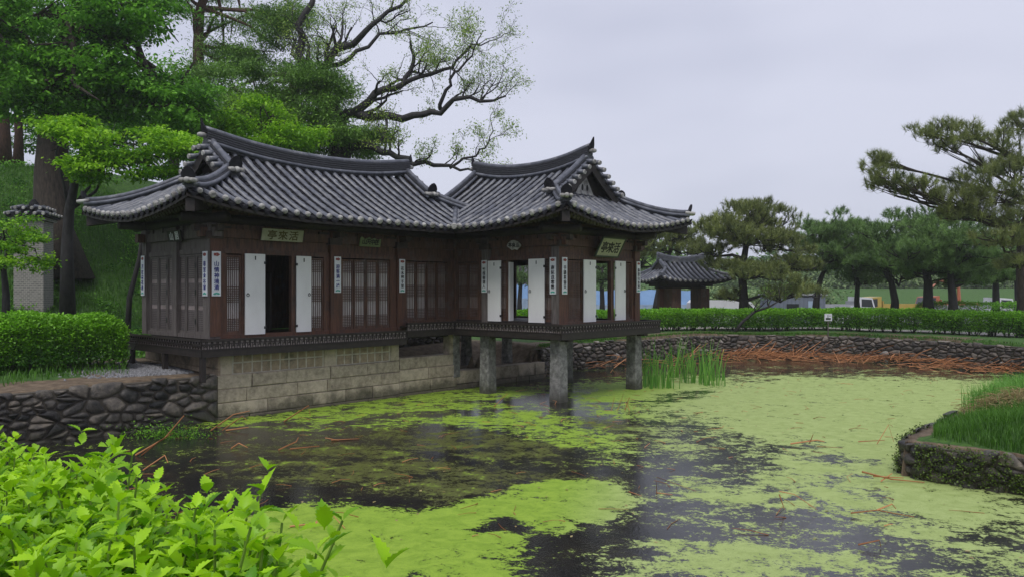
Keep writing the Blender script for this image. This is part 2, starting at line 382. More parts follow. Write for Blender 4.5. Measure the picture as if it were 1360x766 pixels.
def water_mat():
    m, t, p, o = nt('pond_water')
    N = t.nodes.new; Lk = t.links.new
    tc = N('ShaderNodeTexCoord')
    def att(n):
        a = N('ShaderNodeAttribute'); a.attribute_name = n; return a.outputs['Fac']
    def noise(s, d=6, r=.65, st=(1, 1, 1), dist=0):
        mp = N('ShaderNodeMapping'); mp.inputs['Scale'].default_value = st; mp.inputs['Rotation'].default_value = (0, 0, R(20)); Lk(tc.outputs['Object'], mp.inputs[0])
        n = N('ShaderNodeTexNoise'); n.inputs['Scale'].default_value = s; n.inputs['Detail'].default_value = d; n.inputs['Roughness'].default_value = r; n.inputs['Distortion'].default_value = dist
        Lk(mp.outputs[0], n.inputs['Vector']); return n.outputs['Fac']
    def math_(op, a, b, c=None, clamp=False):
        n = N('ShaderNodeMath'); n.operation = op; n.use_clamp = clamp
        for i, v in enumerate([a, b, c]):
            if v is None: continue
            if isinstance(v, (int, float)): n.inputs[i].default_value = v
            else: Lk(v, n.inputs[i])
        return n.outputs[0]
    def mix(f, a, b):
        n = N('ShaderNodeMixRGB')
        if isinstance(f, (int, float)): n.inputs[0].default_value = f
        else: Lk(f, n.inputs[0])
        for i, v in ((1, a), (2, b)):
            if isinstance(v, tuple): n.inputs[i].default_value = (*v, 1)
            else: Lk(v, n.inputs[i])
        return n.outputs[0]
    def sstep(f, a, b): 
        n = N('ShaderNodeMapRange'); n.interpolation_type = 'SMOOTHSTEP'; Lk(f, n.inputs[0]); n.inputs[1].default_value = a; n.inputs[2].default_value = b; return n.outputs[0]
    big = noise(1.1, 9, .72, (1, 1.3, 1), .4); fine = noise(20, 8, .78); mid = noise(4.2, 9, .74, (1, 1.15, 1), .8)
    br = math_('ADD', math_('MULTIPLY', big, .9), math_('ADD', math_('MULTIPLY', mid, 1.0), math_('MULTIPLY', fine, .8)))
    # weed cover minus broken noise
    cov = math_('ADD', math_('MULTIPLY', att('weed'), 1.15), math_('MULTIPLY', math_('SUBTRACT', br, 1.35), 3.1))
    fac = sstep(cov, .38, .72)
    olc = math_('ADD', math_('MULTIPLY', att('olive'), .66), math_('MULTIPLY', math_('SUBTRACT', br, 1.35), 2.6))
    ofac = math_('MULTIPLY', sstep(olc, .30, .80), .8)
    speck = sstep(noise(55, 3, .7), .30, .52)
    green = mix(sstep(mid, .35, .65), (.20, .33, .030), (.30, .45, .05))
    pale = mix(sstep(mid, .35, .65), (.30, .385, .12), (.40, .49, .18))  # paler green imitates sky reflection in the weed's colour
    weed = mix(att('pale'), green, pale)
    weed = mix(math_('MULTIPLY', math_('SUBTRACT', 1.0, speck), .45), weed, (.14, .19, .04))
    dark = mix(sstep(big, .4, .6), (.014, .014, .014), (.026, .024, .019))
    olv = mix(speck, (.035, .036, .010), (.12, .135, .025))
    base = mix(ofac, dark, olv)
    p.inputs['Base Color'].default_value = (.02, .02, .02, 1); Lk(base, p.inputs['Base Color'])
    p.inputs['Roughness'].default_value = .07; p.inputs['IOR'].default_value = 1.33; p.inputs['Specular IOR Level'].default_value = .75
    Lk(math_('ADD', math_('MULTIPLY', ofac, .40), .07), p.inputs['Roughness'])
    vor = N('ShaderNodeTexVoronoi'); vor.feature = 'F1'; vor.inputs['Scale'].default_value = 3.2; Lk(tc.outputs['Object'], vor.inputs['Vector'])
    ring = math_('MULTIPLY', math_('SINE', math_('MULTIPLY', vor.outputs['Distance'], 60), 0), .5)
    hh = math_('ADD', math_('MULTIPLY', noise(28, 3, .6), 1.0), math_('MULTIPLY', ring, .10))
    bp = N('ShaderNodeBump'); bp.inputs['Strength'].default_value = .14; bp.inputs['Distance'].default_value = .02; Lk(hh, bp.inputs['Height']); Lk(bp.outputs[0], p.inputs['Normal'])
    p2 = N('ShaderNodeBsdfPrincipled'); Lk(weed, p2.inputs['Base Color']); p2.inputs['Roughness'].default_value = .7; p2.inputs['Specular IOR Level'].default_value = .18
    b2 = N('ShaderNodeBump'); b2.inputs['Strength'].default_value = .5; b2.inputs['Distance'].default_value = .015; Lk(noise(60, 3, .7), b2.inputs['Height']); Lk(b2.outputs[0], p2.inputs['Normal'])
    ms = N('ShaderNodeMixShader'); Lk(fac, ms.inputs[0]); Lk(p.outputs[0], ms.inputs[1]); Lk(p2.outputs[0], ms.inputs[2]); Lk(ms.outputs[0], o.inputs['Surface'])
    return m
M['water'] = water_mat()
wo = mesh_np('pond_water', wv, wf, M['water'], smooth=True, kind='structure')
w_, ol_, pl_ = weed_map(wv[:, 0], wv[:, 1])
for nm, arr in (('weed', w_), ('olive', ol_), ('pale', pl_)):
    a_ = wo.data.attributes.new(nm, 'FLOAT', 'POINT'); a_.data.foreach_set('value', arr.astype(np.float32))

# ------------------------------------------------------------------ stone walls
def stone_mat(name, cols, rough=.62, wet=.0):
    m, t, p, o = nt(name); N = t.nodes.new; Lk = t.links.new
    at = N('ShaderNodeAttribute'); at.attribute_name = 'tone'; r = N('ShaderNodeValToRGB'); r.color_ramp.interpolation = 'LINEAR'
    e = r.color_ramp.elements
    while len(e) < len(cols): e.new(.5)
    for i, c in enumerate(cols): e[i].position = i / (len(cols) - 1); e[i].color = (*c, 1)
    tc = N('ShaderNodeTexCoord'); n = N('ShaderNodeTexNoise'); n.inputs['Scale'].default_value = 7; n.inputs['Detail'].default_value = 9; n.inputs['Roughness'].default_value = .72
    Lk(tc.outputs['Object'], n.inputs['Vector'])
    ad = N('ShaderNodeMath'); ad.operation = 'MULTIPLY_ADD'; Lk(n.outputs['Fac'], ad.inputs[0]); ad.inputs[1].default_value = 1.9; ad.inputs[2].default_value = -.95
    a2 = N('ShaderNodeMath'); a2.use_clamp = True; Lk(ad.outputs[0], a2.inputs[0]); Lk(at.outputs['Fac'], a2.inputs[1]); Lk(a2.outputs[0], r.inputs[0])
    sp = N('ShaderNodeSeparateXYZ'); Lk(tc.outputs['Object'], sp.inputs[0])
    n4 = N('ShaderNodeTexNoise'); n4.inputs['Scale'].default_value = 1.7; n4.inputs['Detail'].default_value = 8; n4.inputs['Roughness'].default_value = .75; Lk(tc.outputs['Object'], n4.inputs['Vector'])
    td = N('ShaderNodeMath'); td.operation = 'MULTIPLY_ADD'; Lk(n4.outputs['Fac'], td.inputs[0]); td.inputs[1].default_value = -1.1; Lk(sp.outputs[2], td.inputs[2])
    mr_ = N('ShaderNodeMapRange'); mr_.interpolation_type = 'SMOOTHSTEP'; Lk(td.outputs[0], mr_.inputs[0]); mr_.inputs[1].default_value = -.52; mr_.inputs[2].default_value = -.12; mr_.inputs[3].default_value = .78; mr_.inputs[4].default_value = 0
    mm = N('ShaderNodeMixRGB'); Lk(mr_.outputs[0], mm.inputs['Fac']); Lk(r.outputs[0], mm.inputs['Color1']); mm.inputs['Color2'].default_value = (.035, .034, .018, 1)
    Lk(mm.outputs[0], p.inputs['Base Color']); p.inputs['Roughness'].default_value = rough
    b = N('ShaderNodeBump'); b.inputs['Strength'].default_value = .9; b.inputs['Distance'].default_value = .03
    n2 = N('ShaderNodeTexNoise'); n2.inputs['Scale'].default_value = 14; n2.inputs['Detail'].default_value = 8; n2.inputs['Roughness'].default_value = .7; Lk(tc.outputs['Object'], n2.inputs['Vector'])
    Lk(n2.outputs['Fac'], b.inputs['Height']); Lk(b.outputs[0], p.inputs['Normal']); return m
M['stoneL'] = stone_mat('dark_wet_fieldstone', [(.012, .012, .012), (.035, .032, .029), (.075, .067, .058), (.14, .12, .095), (.24, .205, .16)], .5)
M['stoneF'] = stone_mat('far_fieldstone', [(.02, .018, .017), (.06, .052, .045), (.12, .10, .085), (.19, .16, .13), (.34, .31, .28)], .6)
M['mortardark'] = mat('earth_mortar', (.10, .085, .065), (.04, .035, .028), rough=.9, scale=6, bump=.6, bscale=30)

def rock_wall(name, pts, z0, z1, size, thick, material, label, seed, cat='stone wall'):
    "irregular fitted stones: relaxed cells on the wall's face, each a pillowed block standing out of the mortar"
    rr = np.random.default_rng(seed); P = [np.array(p, float) for p in pts]
    L = [np.linalg.norm(P[i + 1] - P[i]) for i in range(len(P) - 1)]; tot = sum(L)
    def at(d):
        for i, l in enumerate(L):
            if d <= l or i == len(L) - 1: t = (P[i + 1] - P[i]) / l; return P[i] + t * d, t
            d -= l
    asp = 1.85; H_ = (z1 - z0) * asp; n = int(tot * H_ / (size * size * .95)); cols = 8
    S = np.stack([rr.uniform(0, tot, n), rr.uniform(0, H_, n)], 1)
    for it in range(1):      # relaxation by sampling
        Q = np.stack([rr.uniform(0, tot, n * 14), rr.uniform(0, H_, n * 14)], 1); S = S[np.argsort(S[:, 0])]
        own = np.empty(len(Q), int)
        for a in range(0, len(Q), 4000):
            own[a:a + 4000] = ((Q[a:a + 4000, None, :] - S[None]) ** 2).sum(2).argmin(1)
        c = np.bincount(own, minlength=n).clip(1); S = .45 * S + .55 * np.stack([np.bincount(own, Q[:, k], minlength=n) / c for k in (0, 1)], 1)
    V, Fc, tn = [], [], []
    for i in range(n):
        q = S[i]; d2 = ((S - q) ** 2).sum(1); nb = np.argsort(d2)[1:18]
        top = H_ + np.clip(rr.normal(0, .04), -.07, .045) * asp
        poly = [np.array(v) for v in ((max(q[0] - 2, 0), 0), (min(q[0] + 2, tot), 0), (min(q[0] + 2, tot), top), (max(q[0] - 2, 0), top))]
        for j in nb:
            m_ = (S[j] + q) / 2; nr = S[j] - q; out = []
            for k in range(len(poly)):
                a, b = poly[k], poly[(k + 1) % len(poly)]; da, db = (a - m_) @ nr, (b - m_) @ nr
                if da <= 0: out.append(a)
                if (da < 0) != (db < 0) and abs(da - db) > 1e-12: out.append(a + (b - a) * da / (da - db))
            poly = out
            if len(poly) < 3: break
        if len(poly) < 3: continue
        # round the corners: subdivide and pull in
        pl = np.array(poly); c = pl.mean(0); m2 = len(pl) * 3; fine = []
        for k in range(len(pl)):
            a, b, pv = pl[k], pl[(k + 1) % len(pl)], pl[k - 1]
            fine += [a + ((b + pv) / 2 - a) * .13, a * .74 + b * .26, a * .26 + b * .74]
        fine = np.array(fine); m2 = len(fine); g = .011 * asp; b0 = len(V); tone = np.clip(rr.normal(.42, .22), 0, 1); bulge = thick * rr.uniform(.5, 1.05); tl = rr.normal(0, .12, 2); sd = rr.uniform(0, 99)
        for (sc_, dep) in ((1, -.35), (1, .0), (.93, .55), (.72, .88), (.38, 1.0)):
            for v in fine:
                dv = v - c; ln = np.linalg.norm(dv) + 1e-9; w = c + dv / ln * max(ln * sc_ - g, ln * .3 * sc_)
                x, t = at(min(max(w[0], -.2), tot + .2)); nn = np.array([t[1], -t[0]])
                o = bulge * (dep if dep <= 0 else dep * (1 + tl[0] * (w[0] - c[0]) / size * 2 + tl[1] * (w[1] - c[1]) / size * 2) + .10 * mnoise.noise(Vector((w[0] * 7, w[1] * 7, sd))))
                V.append((x[0] + nn[0] * o, x[1] + nn[1] * o, z0 + w[1] / asp))
        for ring in range(4):
            for k in range(m2): Fc.append((b0 + ring * m2 + k, b0 + ring * m2 + (k + 1) % m2, b0 + (ring + 1) * m2 + (k + 1) % m2, b0 + (ring + 1) * m2 + k)); tn.append(tone)
        x, t = at(c[0]); nn = np.array([t[1], -t[0]]); V.append((x[0] + nn[0] * bulge * 1.02, x[1] + nn[1] * bulge * 1.02, z0 + c[1] / asp)); e_ = len(V) - 1
        for k in range(0, m2): Fc.append((b0 + 4 * m2 + k, b0 + 4 * m2 + (k + 1) % m2, e_, e_)); tn.append(tone)
    me = bpy.data.meshes.new(name); me.from_pydata([tuple(v) for v in V], [], [f if f[2] != f[3] else f[:3] for f in Fc])
    a_ = me.attributes.new('tone', 'FLOAT', 'FACE'); a_.data.foreach_set('value', np.array(tn, np.float32)); me.update()
    o = link(name, me, material, None, True, label=label, cat=cat)
    mb = MB(); vb = []
    for i, p in enumerate(P):
        t = (P[min(i + 1, len(P) - 1)] - P[max(i - 1, 0)]); t /= np.linalg.norm(t); nn = np.array([t[1], -t[0]]); f = p + nn * thick * .12; bk = p - nn * .3
        vb.append(((f[0], f[1], z0 - .3), (f[0], f[1], z1 - .03), (bk[0], bk[1], z1 - .03)))
    for i in range(len(vb) - 1):
        a, b = vb[i], vb[i + 1]; mb.add([a[0], b[0], b[1], a[1]], [(0, 1, 2, 3)]); mb.add([a[1], b[1], b[2], a[2]], [(0, 1, 2, 3)])
    mb.build('mortar', M['mortardark'], o)
    return o

lw = [(-15, 10.5), (-9.42, 11.5), (-9.2, 13.7), (-8.35, 14.75), (-7.2, 16.2), (-6.47, 16.93)]
rock_wall('stone_retaining_wall', lw, -.1, 1.0, .32, .085, M['stoneL'], 'dark wet fieldstone wall under the clipped hedge at the pond edge beside the pavilion', 3)
fw = [BW(4.1, 4.0)[:2], (2.2, 28.15), (5.0, 30.25), (8.2, 33.05), (10.4, 33.55), (12.2, 33.15), (14.6, 31.85), (16.4, 29.25), (17.6, 26.3), (19.5, 21)]
rock_wall('stone_retaining_wall', fw, -.1, .95, .27, .10, M['stoneF'], 'long low grey fieldstone wall along the far pond bank behind the dry reeds', 5)
rock_wall('stone_retaining_wall', [BW(-2, 6.9)[:2], BW(.2, 6.9)[:2], BW(3.6, 6.9)[:2]], .4, 1.35, .3, .1, M['stoneF'], 'shadowed stone wall at the back of the space under the pavilion floor', 9)

# ------------------------------------------------------------------ PAVILION
PV = empty('pavilion', (CX, CY, 0), R(48), label='old timber pavilion with grey tiled roofs and white open doors on stone pillars', cat='pavilion')

def text_mesh(body, size, bold=.0, line=None):
    cu = bpy.data.curves.new('t', 'FONT'); cu.body = body; cu.size = size; cu.align_x = 'CENTER'; cu.align_y = 'CENTER'; cu.offset = bold; cu.resolution_u = 3
    cu.extrude = .003
    o = bpy.data.objects.new('t', cu); COL.objects.link(o)
    dg = bpy.context.evaluated_depsgraph_get(); dg.update()
    me = bpy.data.meshes.new_from_object(o.evaluated_get(dg))
    vs = np.empty(len(me.vertices) * 3, np.float32); me.vertices.foreach_get('co', vs); vs = vs.reshape(-1, 3)
    fs = [tuple(p.vertices) for p in me.polygons]
    bpy.data.objects.remove(o); bpy.data.curves.remove(cu); bpy.data.meshes.remove(me)
    return vs, fs
def put_text(mb, body, size, Pl, q, n, z, bold=0, flip=1, sx=1.0, shear=0, tilt=0):
    vs, fs = text_mesh(body, size, bold)
    c = vs[:, :2].mean(0) if len(vs) else (0, 0)
    cx = (vs[:, 0].min() + vs[:, 0].max()) / 2; cyy = (vs[:, 1].min() + vs[:, 1].max()) / 2
    mb.add([Pl(q + flip * ((v[0] - cx) * sx + (v[1] - cyy) * shear), n + v[2] + (v[1] - cyy) * tilt, z + (v[1] - cyy)) for v in vs], fs)

# wall planes: (q along the wall, n outwards, z) -> local
PL_front = lambda q, n, z: (q, 3.83 - n, z)          # long front of the left wing
PL_rleft = lambda q, n, z: (-n, q, z)                # right wing, face towards the left wing
PL_rfront = lambda q, n, z: (q, -n, z)               # right wing, face with the big plaque
PL_lend = lambda q, n, z: (-7.39 - n, q, z)          # left end
PL_back = lambda q, n, z: (q, 7.04 + n, z)
PL_rback = lambda q, n, z: (3.52 + n, q, z)
PL_rfar = lambda q, n, z: (q, 5.0 + n, z)
# text runs left-to-right for the viewer: flip sign of q per plane
FL = {PL_front: 1, PL_rfront: 1, PL_rleft: -1, PL_lend: -1}

ZS_L, ZS_R, ZT = 1.88, 2.04, 3.64
EY = lambda z: z

def roof(Mp, L, W, g, ze, k1, k2, A, B, name, gable_detail, rowstep=.285):
    hw = W / 2
    def H(s, t, d):
        ds = min(s, L - s); dt = min(t, W - t)
        lift = A * max(0, 1 - ds / 3.3) ** 2 * max(0, 1 - dt / 3.3) ** 2
        sg = B * min(1, abs(s - L / 2) / (L / 2 - g)) ** 2 * (d / hw) ** 2
        return ze + k1 * d + k2 * d * d + lift + sg
    tubes, pans, caps, soff, raf, rafend = MB(), MB(), MB(), MB(), MB(), MB()
    def P(s, t, d, dz=0): 
        a, b = Mp(s, t); return (a, b, H(s, t, d) + dz)
    def row(fpos, dmax, lat):
        "one row of cover tiles; fpos(d)->(s,t)"
        n = max(1, int(dmax / .29)); 
        pts, rr = [], []
        for i in range(n):
            for e, r_ in ((i / n, .066), ((i + .97) / n, .053)):
                d = e * dmax; s, t = fpos(d); q_ = P(s, t, d, .035 + random.uniform(-.006, .006)); j_ = random.uniform(-.009, .009); pts.append((q_[0] + lat[0] * j_, q_[1] + lat[1] * j_, q_[2])); rr.append(r_ * random.uniform(.95, 1.05))
        b = len(tubes.v); K = 6
        for p, r_ in zip(pts, rr):
            for k in range(K + 1):
                an = math.pi * k / K
                tubes.v.append((p[0] + lat[0] * r_ * math.cos(an), p[1] + lat[1] * r_ * math.cos(an), p[2] + r_ * 1.05 * math.sin(an) - .02))
        for i in range(len(pts) - 1):
            for k in range(K):
                tubes.f.append((b + i * (K + 1) + k, b + i * (K + 1) + k + 1, b + (i + 1) * (K + 1) + k + 1, b + (i + 1) * (K + 1) + k))
        # lime plug at the eave end
        p0, p1 = Vector(pts[0]), Vector(pts[1] if len(pts) > 1 else pts[0]); dv = (p0 - p1); dv.normalize()
        r0 = .070 * random.uniform(.80, 1.12); c = p0 + Vector((0, 0, .012))
        caps.tube([c - dv * .03, c + dv * .025, c + dv * .05], [r0, r0, r0 * .62], 9, True)
    def pan(f0, d0, f1, d1):
        n = max(1, int(max(d0, d1) / .19)); b = len(pans.v)
        for i in range(n):
            for e, up in ((i / n, .028), ((i + .98) / n, .0)):
                s0, t0 = f0(e * d0); s1, t1 = f1(e * d1)
                A_, B_ = P(s0, t0, e * d0, up), P(s1, t1, e * d1, up)
                m_ = ((A_[0] + B_[0]) / 2, (A_[1] + B_[1]) / 2, (A_[2] + B_[2]) / 2 - .055)
                pans.v += [A_, m_, B_]
        for i in range(2 * n - 1):
            for k in (0, 1): pans.f.append((b + 3 * i + k, b + 3 * i + k + 1, b + 3 * i + 4 + k, b + 3 * i + 3 + k))
        # drip lip and board under it
        A_, m_, B_ = pans.v[b], pans.v[b + 1], pans.v[b + 2]
        b2 = len(pans.v); pans.v += [A_, m_, B_, (A_[0], A_[1], A_[2] - .03), (m_[0], m_[1], m_[2] - .085), (B_[0], B_[1], B_[2] - .03)]
        pans.f += [(b2, b2 + 1, b2 + 4, b2 + 3), (b2 + 1, b2 + 2, b2 + 5, b2 + 4)]
        b3 = len(soff.v); ee0, ee1 = min(d0, 1.5), min(d1, 1.5)
        for e in (0.0, .5, 1.0):
            for ff, dd in ((f0, ee0), (f1, ee1)):
                s_, t_ = ff(.03 + e * max(dd - .03, 0)); soff.v.append(P(s_, t_, e * dd, -.07))
        soff.f += [(b3, b3 + 1, b3 + 3, b3 + 2), (b3 + 2, b3 + 3, b3 + 5, b3 + 4)]
        q = soff.v[b3:b3 + 2]; b4 = len(soff.v)
        soff.v += [q[0], q[1], (q[1][0], q[1][1], q[1][2] - .06), (q[0][0], q[0][1], q[0][2] - .06)]; soff.f.append((b4, b4 + 1, b4 + 2, b4 + 3))
    def rafter(f, dmax):
        if dmax < .35: return
        for (dd0, dd1, dz, r_) in ((.10, min(.75, dmax), -.135, .042), (.42, min(1.7, dmax), -.225, .06)):
            if dd1 - dd0 < .1: continue
            p0 = Vector(P(*f(dd0), dd0, dz)); p1 = Vector(P(*f(dd1), dd1, dz))
            raf.tube([p0, p1], r_, 7); e = (p0 - p1).normalized()
            rafend.tube([p0 + e * .001, p0 + e * .006], r_ * .93, 7)
    a0, b0 = Mp(0, 0); a1, b1 = Mp(1, 0); a2, b2 = Mp(0, 1)
    S_ = (a1 - a0, b1 - b0); T_ = (a2 - a0, b2 - b0)
    def rows_range(n0, n1): 
        n = max(1, round((n1 - n0) / rowstep)); return [n0 + (n1 - n0) * i / n for i in range(n + 1)]
    # long slopes
    for side in (0, 1):
        ft = (lambda d: d) if side == 0 else (lambda d: W - d)
        zones = [(0, g), (g, L - g), (L - g, L)]
        for zi, (n0, n1) in enumerate(zones):
            ss = rows_range(n0, n1)
            if zi == 0: dm = lambda s: max(s, .02)
            elif zi == 1: dm = lambda s: hw
            else: dm = lambda s: max(L - s, .02)
            for i, s in enumerate(ss):
                f = lambda d, s=s: (s, ft(d))
                if not (zi != 1 and (i == (0 if zi == 0 else len(ss) - 1))) and not (zi == 1 and i in (0, len(ss) - 1)) : 
                    row(f, dm(s), S_)
                rafter(lambda d, s=s: (s, ft(d)), min(dm(s), 1.7))
                if i < len(ss) - 1:
                    s2 = ss[i + 1]; pan(f, dm(s), lambda d, s2=s2: (s2, ft(d)), dm(s2))
                    sm = (s + s2) / 2; rafter(lambda d, s=sm: (s, ft(d)), min(dm(sm), 1.7))
    # end skirts
    for side in (0, 1):
        fs_ = (lambda d: d) if side == 0 else (lambda d: L - d)
        ts = rows_range(0, W); dm = lambda t: max(min(t, W - t, g + .12), .02)
        for i, t in enumerate(ts):
            f = lambda d, t=t: (fs_(d), t)
            if 0 < i < len(ts) - 1: row(f, dm(t), T_)
            rafter(lambda d, t=t: (fs_(d), t), min(dm(t), 1.7))
            if i < len(ts) - 1:
                t2 = ts[i + 1]; pan(f, dm(t), lambda d, t2=t2: (fs_(d), t2), dm(t2)); tm = (t + t2) / 2; rafter(lambda d, t=tm: (fs_(d), t), min(dm(tm), 1.7))
    # corner beams
    for cs in (0, 1):
        for ct in (0, 1):
            f = lambda d: ((d if cs == 0 else L - d), (d if ct == 0 else W - d))
            p = [P(*f(d), d, -.30) for d in (.12, .6, 1.3, 1.8)]
            l = Vector((p[1][1] - p[0][1], -(p[1][0] - p[0][0]), 0)).normalized()
            cbm = MB(); cbm.sweep(p, l, [(-.09, -.13), (.09, -.13), (.09, .15), (-.09, .15)]); cbm.build('corner_beam', M['wooddark'], PV)
    rf = pans.build('roof', M['tiledark'], PV)
    tubes.build('cover_tiles', M['tile'], rf, True)
    caps.build('tile_end_caps', M['lime'], rf)
    soff.build('eave_boards', M['wooddark'], rf)
    raf.build('rafters', M['rafter'], rf, True)
    rafend.build('rafter_ends', M['woodgrey'], rf)
    # ridges
    def ridge(pts, h, w, nm, top=.075):
        mb = MB(); n = len(pts); lats = []
        for i in range(n):
            d = Vector(pts[min(i + 1, n - 1)]) - Vector(pts[max(i - 1, 0)]); l = Vector((d.y, -d.x, 0)).normalized(); lats.append(l)
        prof = []; k = max(2, int(h / .055)); 
        for i in range(k):
            z0, z1 = h * i / k, h * (i + 1) / k
            prof += [(w, z0 + .004), (w, z1 - .012), (w * .78, z1 - .010), (w * .78, z1)]
        prof = [(-q, z) for q, z in prof][::-1] + [(-w * .9, -.05), (w * .9, -.05)] + prof
        prof = prof[::-1]
        mb.sweep(pts, lats, prof)
        o = mb.build(nm, M['ridge'], PV)
        tb = MB(); tb.tube([(p[0], p[1], p[2] + h + .02) for p in pts], top, 8); 
        for sgn in (1, -1):
            tb.tube([(p[0] + l.x * w * 1.02 * sgn, p[1] + l.y * w * 1.02 * sgn, p[2] + .04) for p, l in zip(pts, lats)], .05, 6)
        tb.build('ridge_cover_tiles', M['tile'], o, True)
        return o
    s0, s1 = g - .12, L - g + .12
    rp = []
    for i in range(17):
        s = s0 + (s1 - s0) * i / 16; e = abs(i - 8) / 8
        a, b = Mp(s, hw); rp.append((a, b, H(min(max(s, g), L - g), hw, hw) + .08 * e ** 3))
    mr = ridge(rp, .34, .12, 'main_ridge')
    def finial(p, dv, sc_, parent, horn=False):
        "upright end tile with lime lumps; dv = direction it faces"
        dv = Vector((dv[0], dv[1], 0)).normalized(); l = Vector((dv.y, -dv.x, 0)); c = Vector(p)
        mb = MB(); out = []
        shape = [(-1, 0), (-1.05, .6), (-.8, 1.15), (-.35, 1.55), (0, 1.68), (.35, 1.55), (.8, 1.15), (1.05, .6), (1, 0)]
        if horn: shape = [(-.8, 0), (-.7, .9), (-.35, 1.7), (0, 2.5), (.35, 1.7), (.7, .9), (.8, 0)]
        def Q(q, n, z): return tuple(c + l * (q * sc_) + dv * (n * sc_ + z * .28 * sc_) + Vector((0, 0, z * sc_)))
        mb.poly_prism([(q, z) for q, z in shape], lambda q, n, z: Q(q, n, z), 0, .32)
        mb.build('end_tile', M['tiledark'], parent)
        lm = MB()
        for q in (() if horn else (-.8, .8)):
            lm.tube([tuple(c + l * (q * sc_) - dv * .12 + Vector((0, 0, -.25 * sc_))), tuple(c + l * (q * sc_) + dv * .16 + Vector((0, 0, -.5 * sc_)))], [.36 * sc_, .36 * sc_], 9)
        lm.tube([tuple(c - dv * .1 + Vector((0, 0, -.4 * sc_))), tuple(c + dv * .13 + Vector((0, 0, -.45 * sc_))), tuple(c + dv * .19 + Vector((0, 0, -.5 * sc_)))], [.5 * sc_, .48 * sc_, .3 * sc_], 9)
        lm.build('lime_lump', M['lime'], parent, True)
    for (p, q, hr) in ((rp[0], rp[1], 1), (rp[-1], rp[-2], 1)):
        finial((p[0], p[1], p[2] + .26), (p[0] - q[0], p[1] - q[1]), .13, mr, True)
    for cs in (0, 1):
        gs = g if cs == 0 else L - g
        for ct in (0, 1):
            # descending ridge along the gable
            pts = []
            for i in range(9):
                t = hw - .12 - (hw - .12 - (g - .25)) * i / 8; tt = t if ct == 0 else W - t
                a, b = Mp(gs, tt); pts.append((a, b, H(gs, tt, t) + .05))
            dr = ridge(pts, .17, .10, 'descending_ridge', .07)
            finial((pts[-1][0], pts[-1][1], pts[-1][2] + .2), (pts[-1][0] - pts[-2][0], pts[-1][1] - pts[-2][1]), .15, dr)
            pts = []
            for i in range(9):
                d = g - .1 - (g - .1 - .08) * i / 8
                s = d if cs == 0 else L - d; t = d if ct == 0 else W - d
                a, b = Mp(s, t); pts.append((a, b, H(s, t, d) + .05 + .03 * (i / 8) ** 2))
            hr = ridge(pts, .12, .09, 'hip_ridge', .065)
            finial((pts[-1][0], pts[-1][1], pts[-1][2] + .15), (pts[-1][0] - pts[-2][0], pts[-1][1] - pts[-2][1]), .13, hr)
        # gable wall and barge boards
        gm = MB(); sg = gs + (.10 if cs == 0 else -.10)
        zb = H(gs, g, g) - .05
        tri = [(g - .05, zb)] + [(t, H(gs, t, t)) for t in np.linspace(g, hw, 6)] + [(W - t, H(gs, W - t, t)) for t in np.linspace(hw, g, 6)[1:]] + [(W - g + .05, zb)]
        Pg = lambda q, n, z: (*Mp(sg + (-n if cs == 0 else n), q), z)
        gm.poly_prism(tri, Pg, -.04, 0)
        gw = gm.build('gable', M['wooddark'], PV)
        bb = MB()
        for ct in (0, 1):
            ps = []
            for t in np.linspace(hw, g - .1, 7):
                tt = t if ct == 0 else W - t
                ps.append((*Mp(gs + (-.16 if cs == 0 else .16), tt), H(gs, tt, t) - .02))
            bb.sweep(ps, Vector((S_[0], S_[1], 0)), [(-.02, -.26), (.02, -.26), (.02, .0), (-.02, .0)])
        bb.build('barge_board', M['wooddark'], gw)
        st, stc = MB(), MB()
        for ct in (0, 1):
            n = int((hw - g) / .21)
            for i in range(n):
                t = g + .12 + (hw - g - .25) * i / max(1, n - 1); tt = t if ct == 0 else W - t
                z = H(gs, tt, t) + .09
                i0, o0 = (gs + .0, gs - .34) if cs == 0 else (gs, gs + .34)
                pi, po = (*Mp(i0, tt), z + .03), (*Mp(o0, tt), z - .03)
                st.tube([pi, po], [.062, .068], 8)
                pe = (*Mp(o0 + (-.035 if cs == 0 else .035), tt), z - .035); stc.tube([po, pe], [.070, .058], 9)
        st.build('gable_tiles', M['tile'], gw, True); stc.build('gable_tile_caps', M['lime'], gw)
        if gable_detail:
            w_ = MB(); q0 = hw - .42; q1 = hw + .42; z0 = zb + .12
            w_.poly_prism([(q0, z0), (q1, z0), (hw, z0 + .6)], Pg, .0, .03); w_.build('gable_plaster', M['lime'], gw)
            ho = MB()
            for q in (-.11, .11):
                ho.poly_prism([(hw + q + .05 * math.cos(x), z0 + .19 + .09 * math.sin(x)) for x in np.linspace(0, 6.28, 12, endpoint=False)], Pg, .03, .034)
            ho.build('vent_hole', M['black'], gw)
            lg = MB(); lg.box(q0 - .6, q1 + .6, .0, .10, zb - .02, zb + .07, Pg); lg.build('gable_sill', M['lime'], gw)
    return H

HL = roof(lambda s, t: (-8.52 + s, 2.60 + t), 9.87, 5.66, 1.9, 4.50, .46, .035, .36, .20, 'left', False)
HR = roof(lambda s, t: (-1.22 + t, -1.22 + s), 7.5, 5.96, 1.62, 4.52, .46, .035, .40, .22, 'right', True)
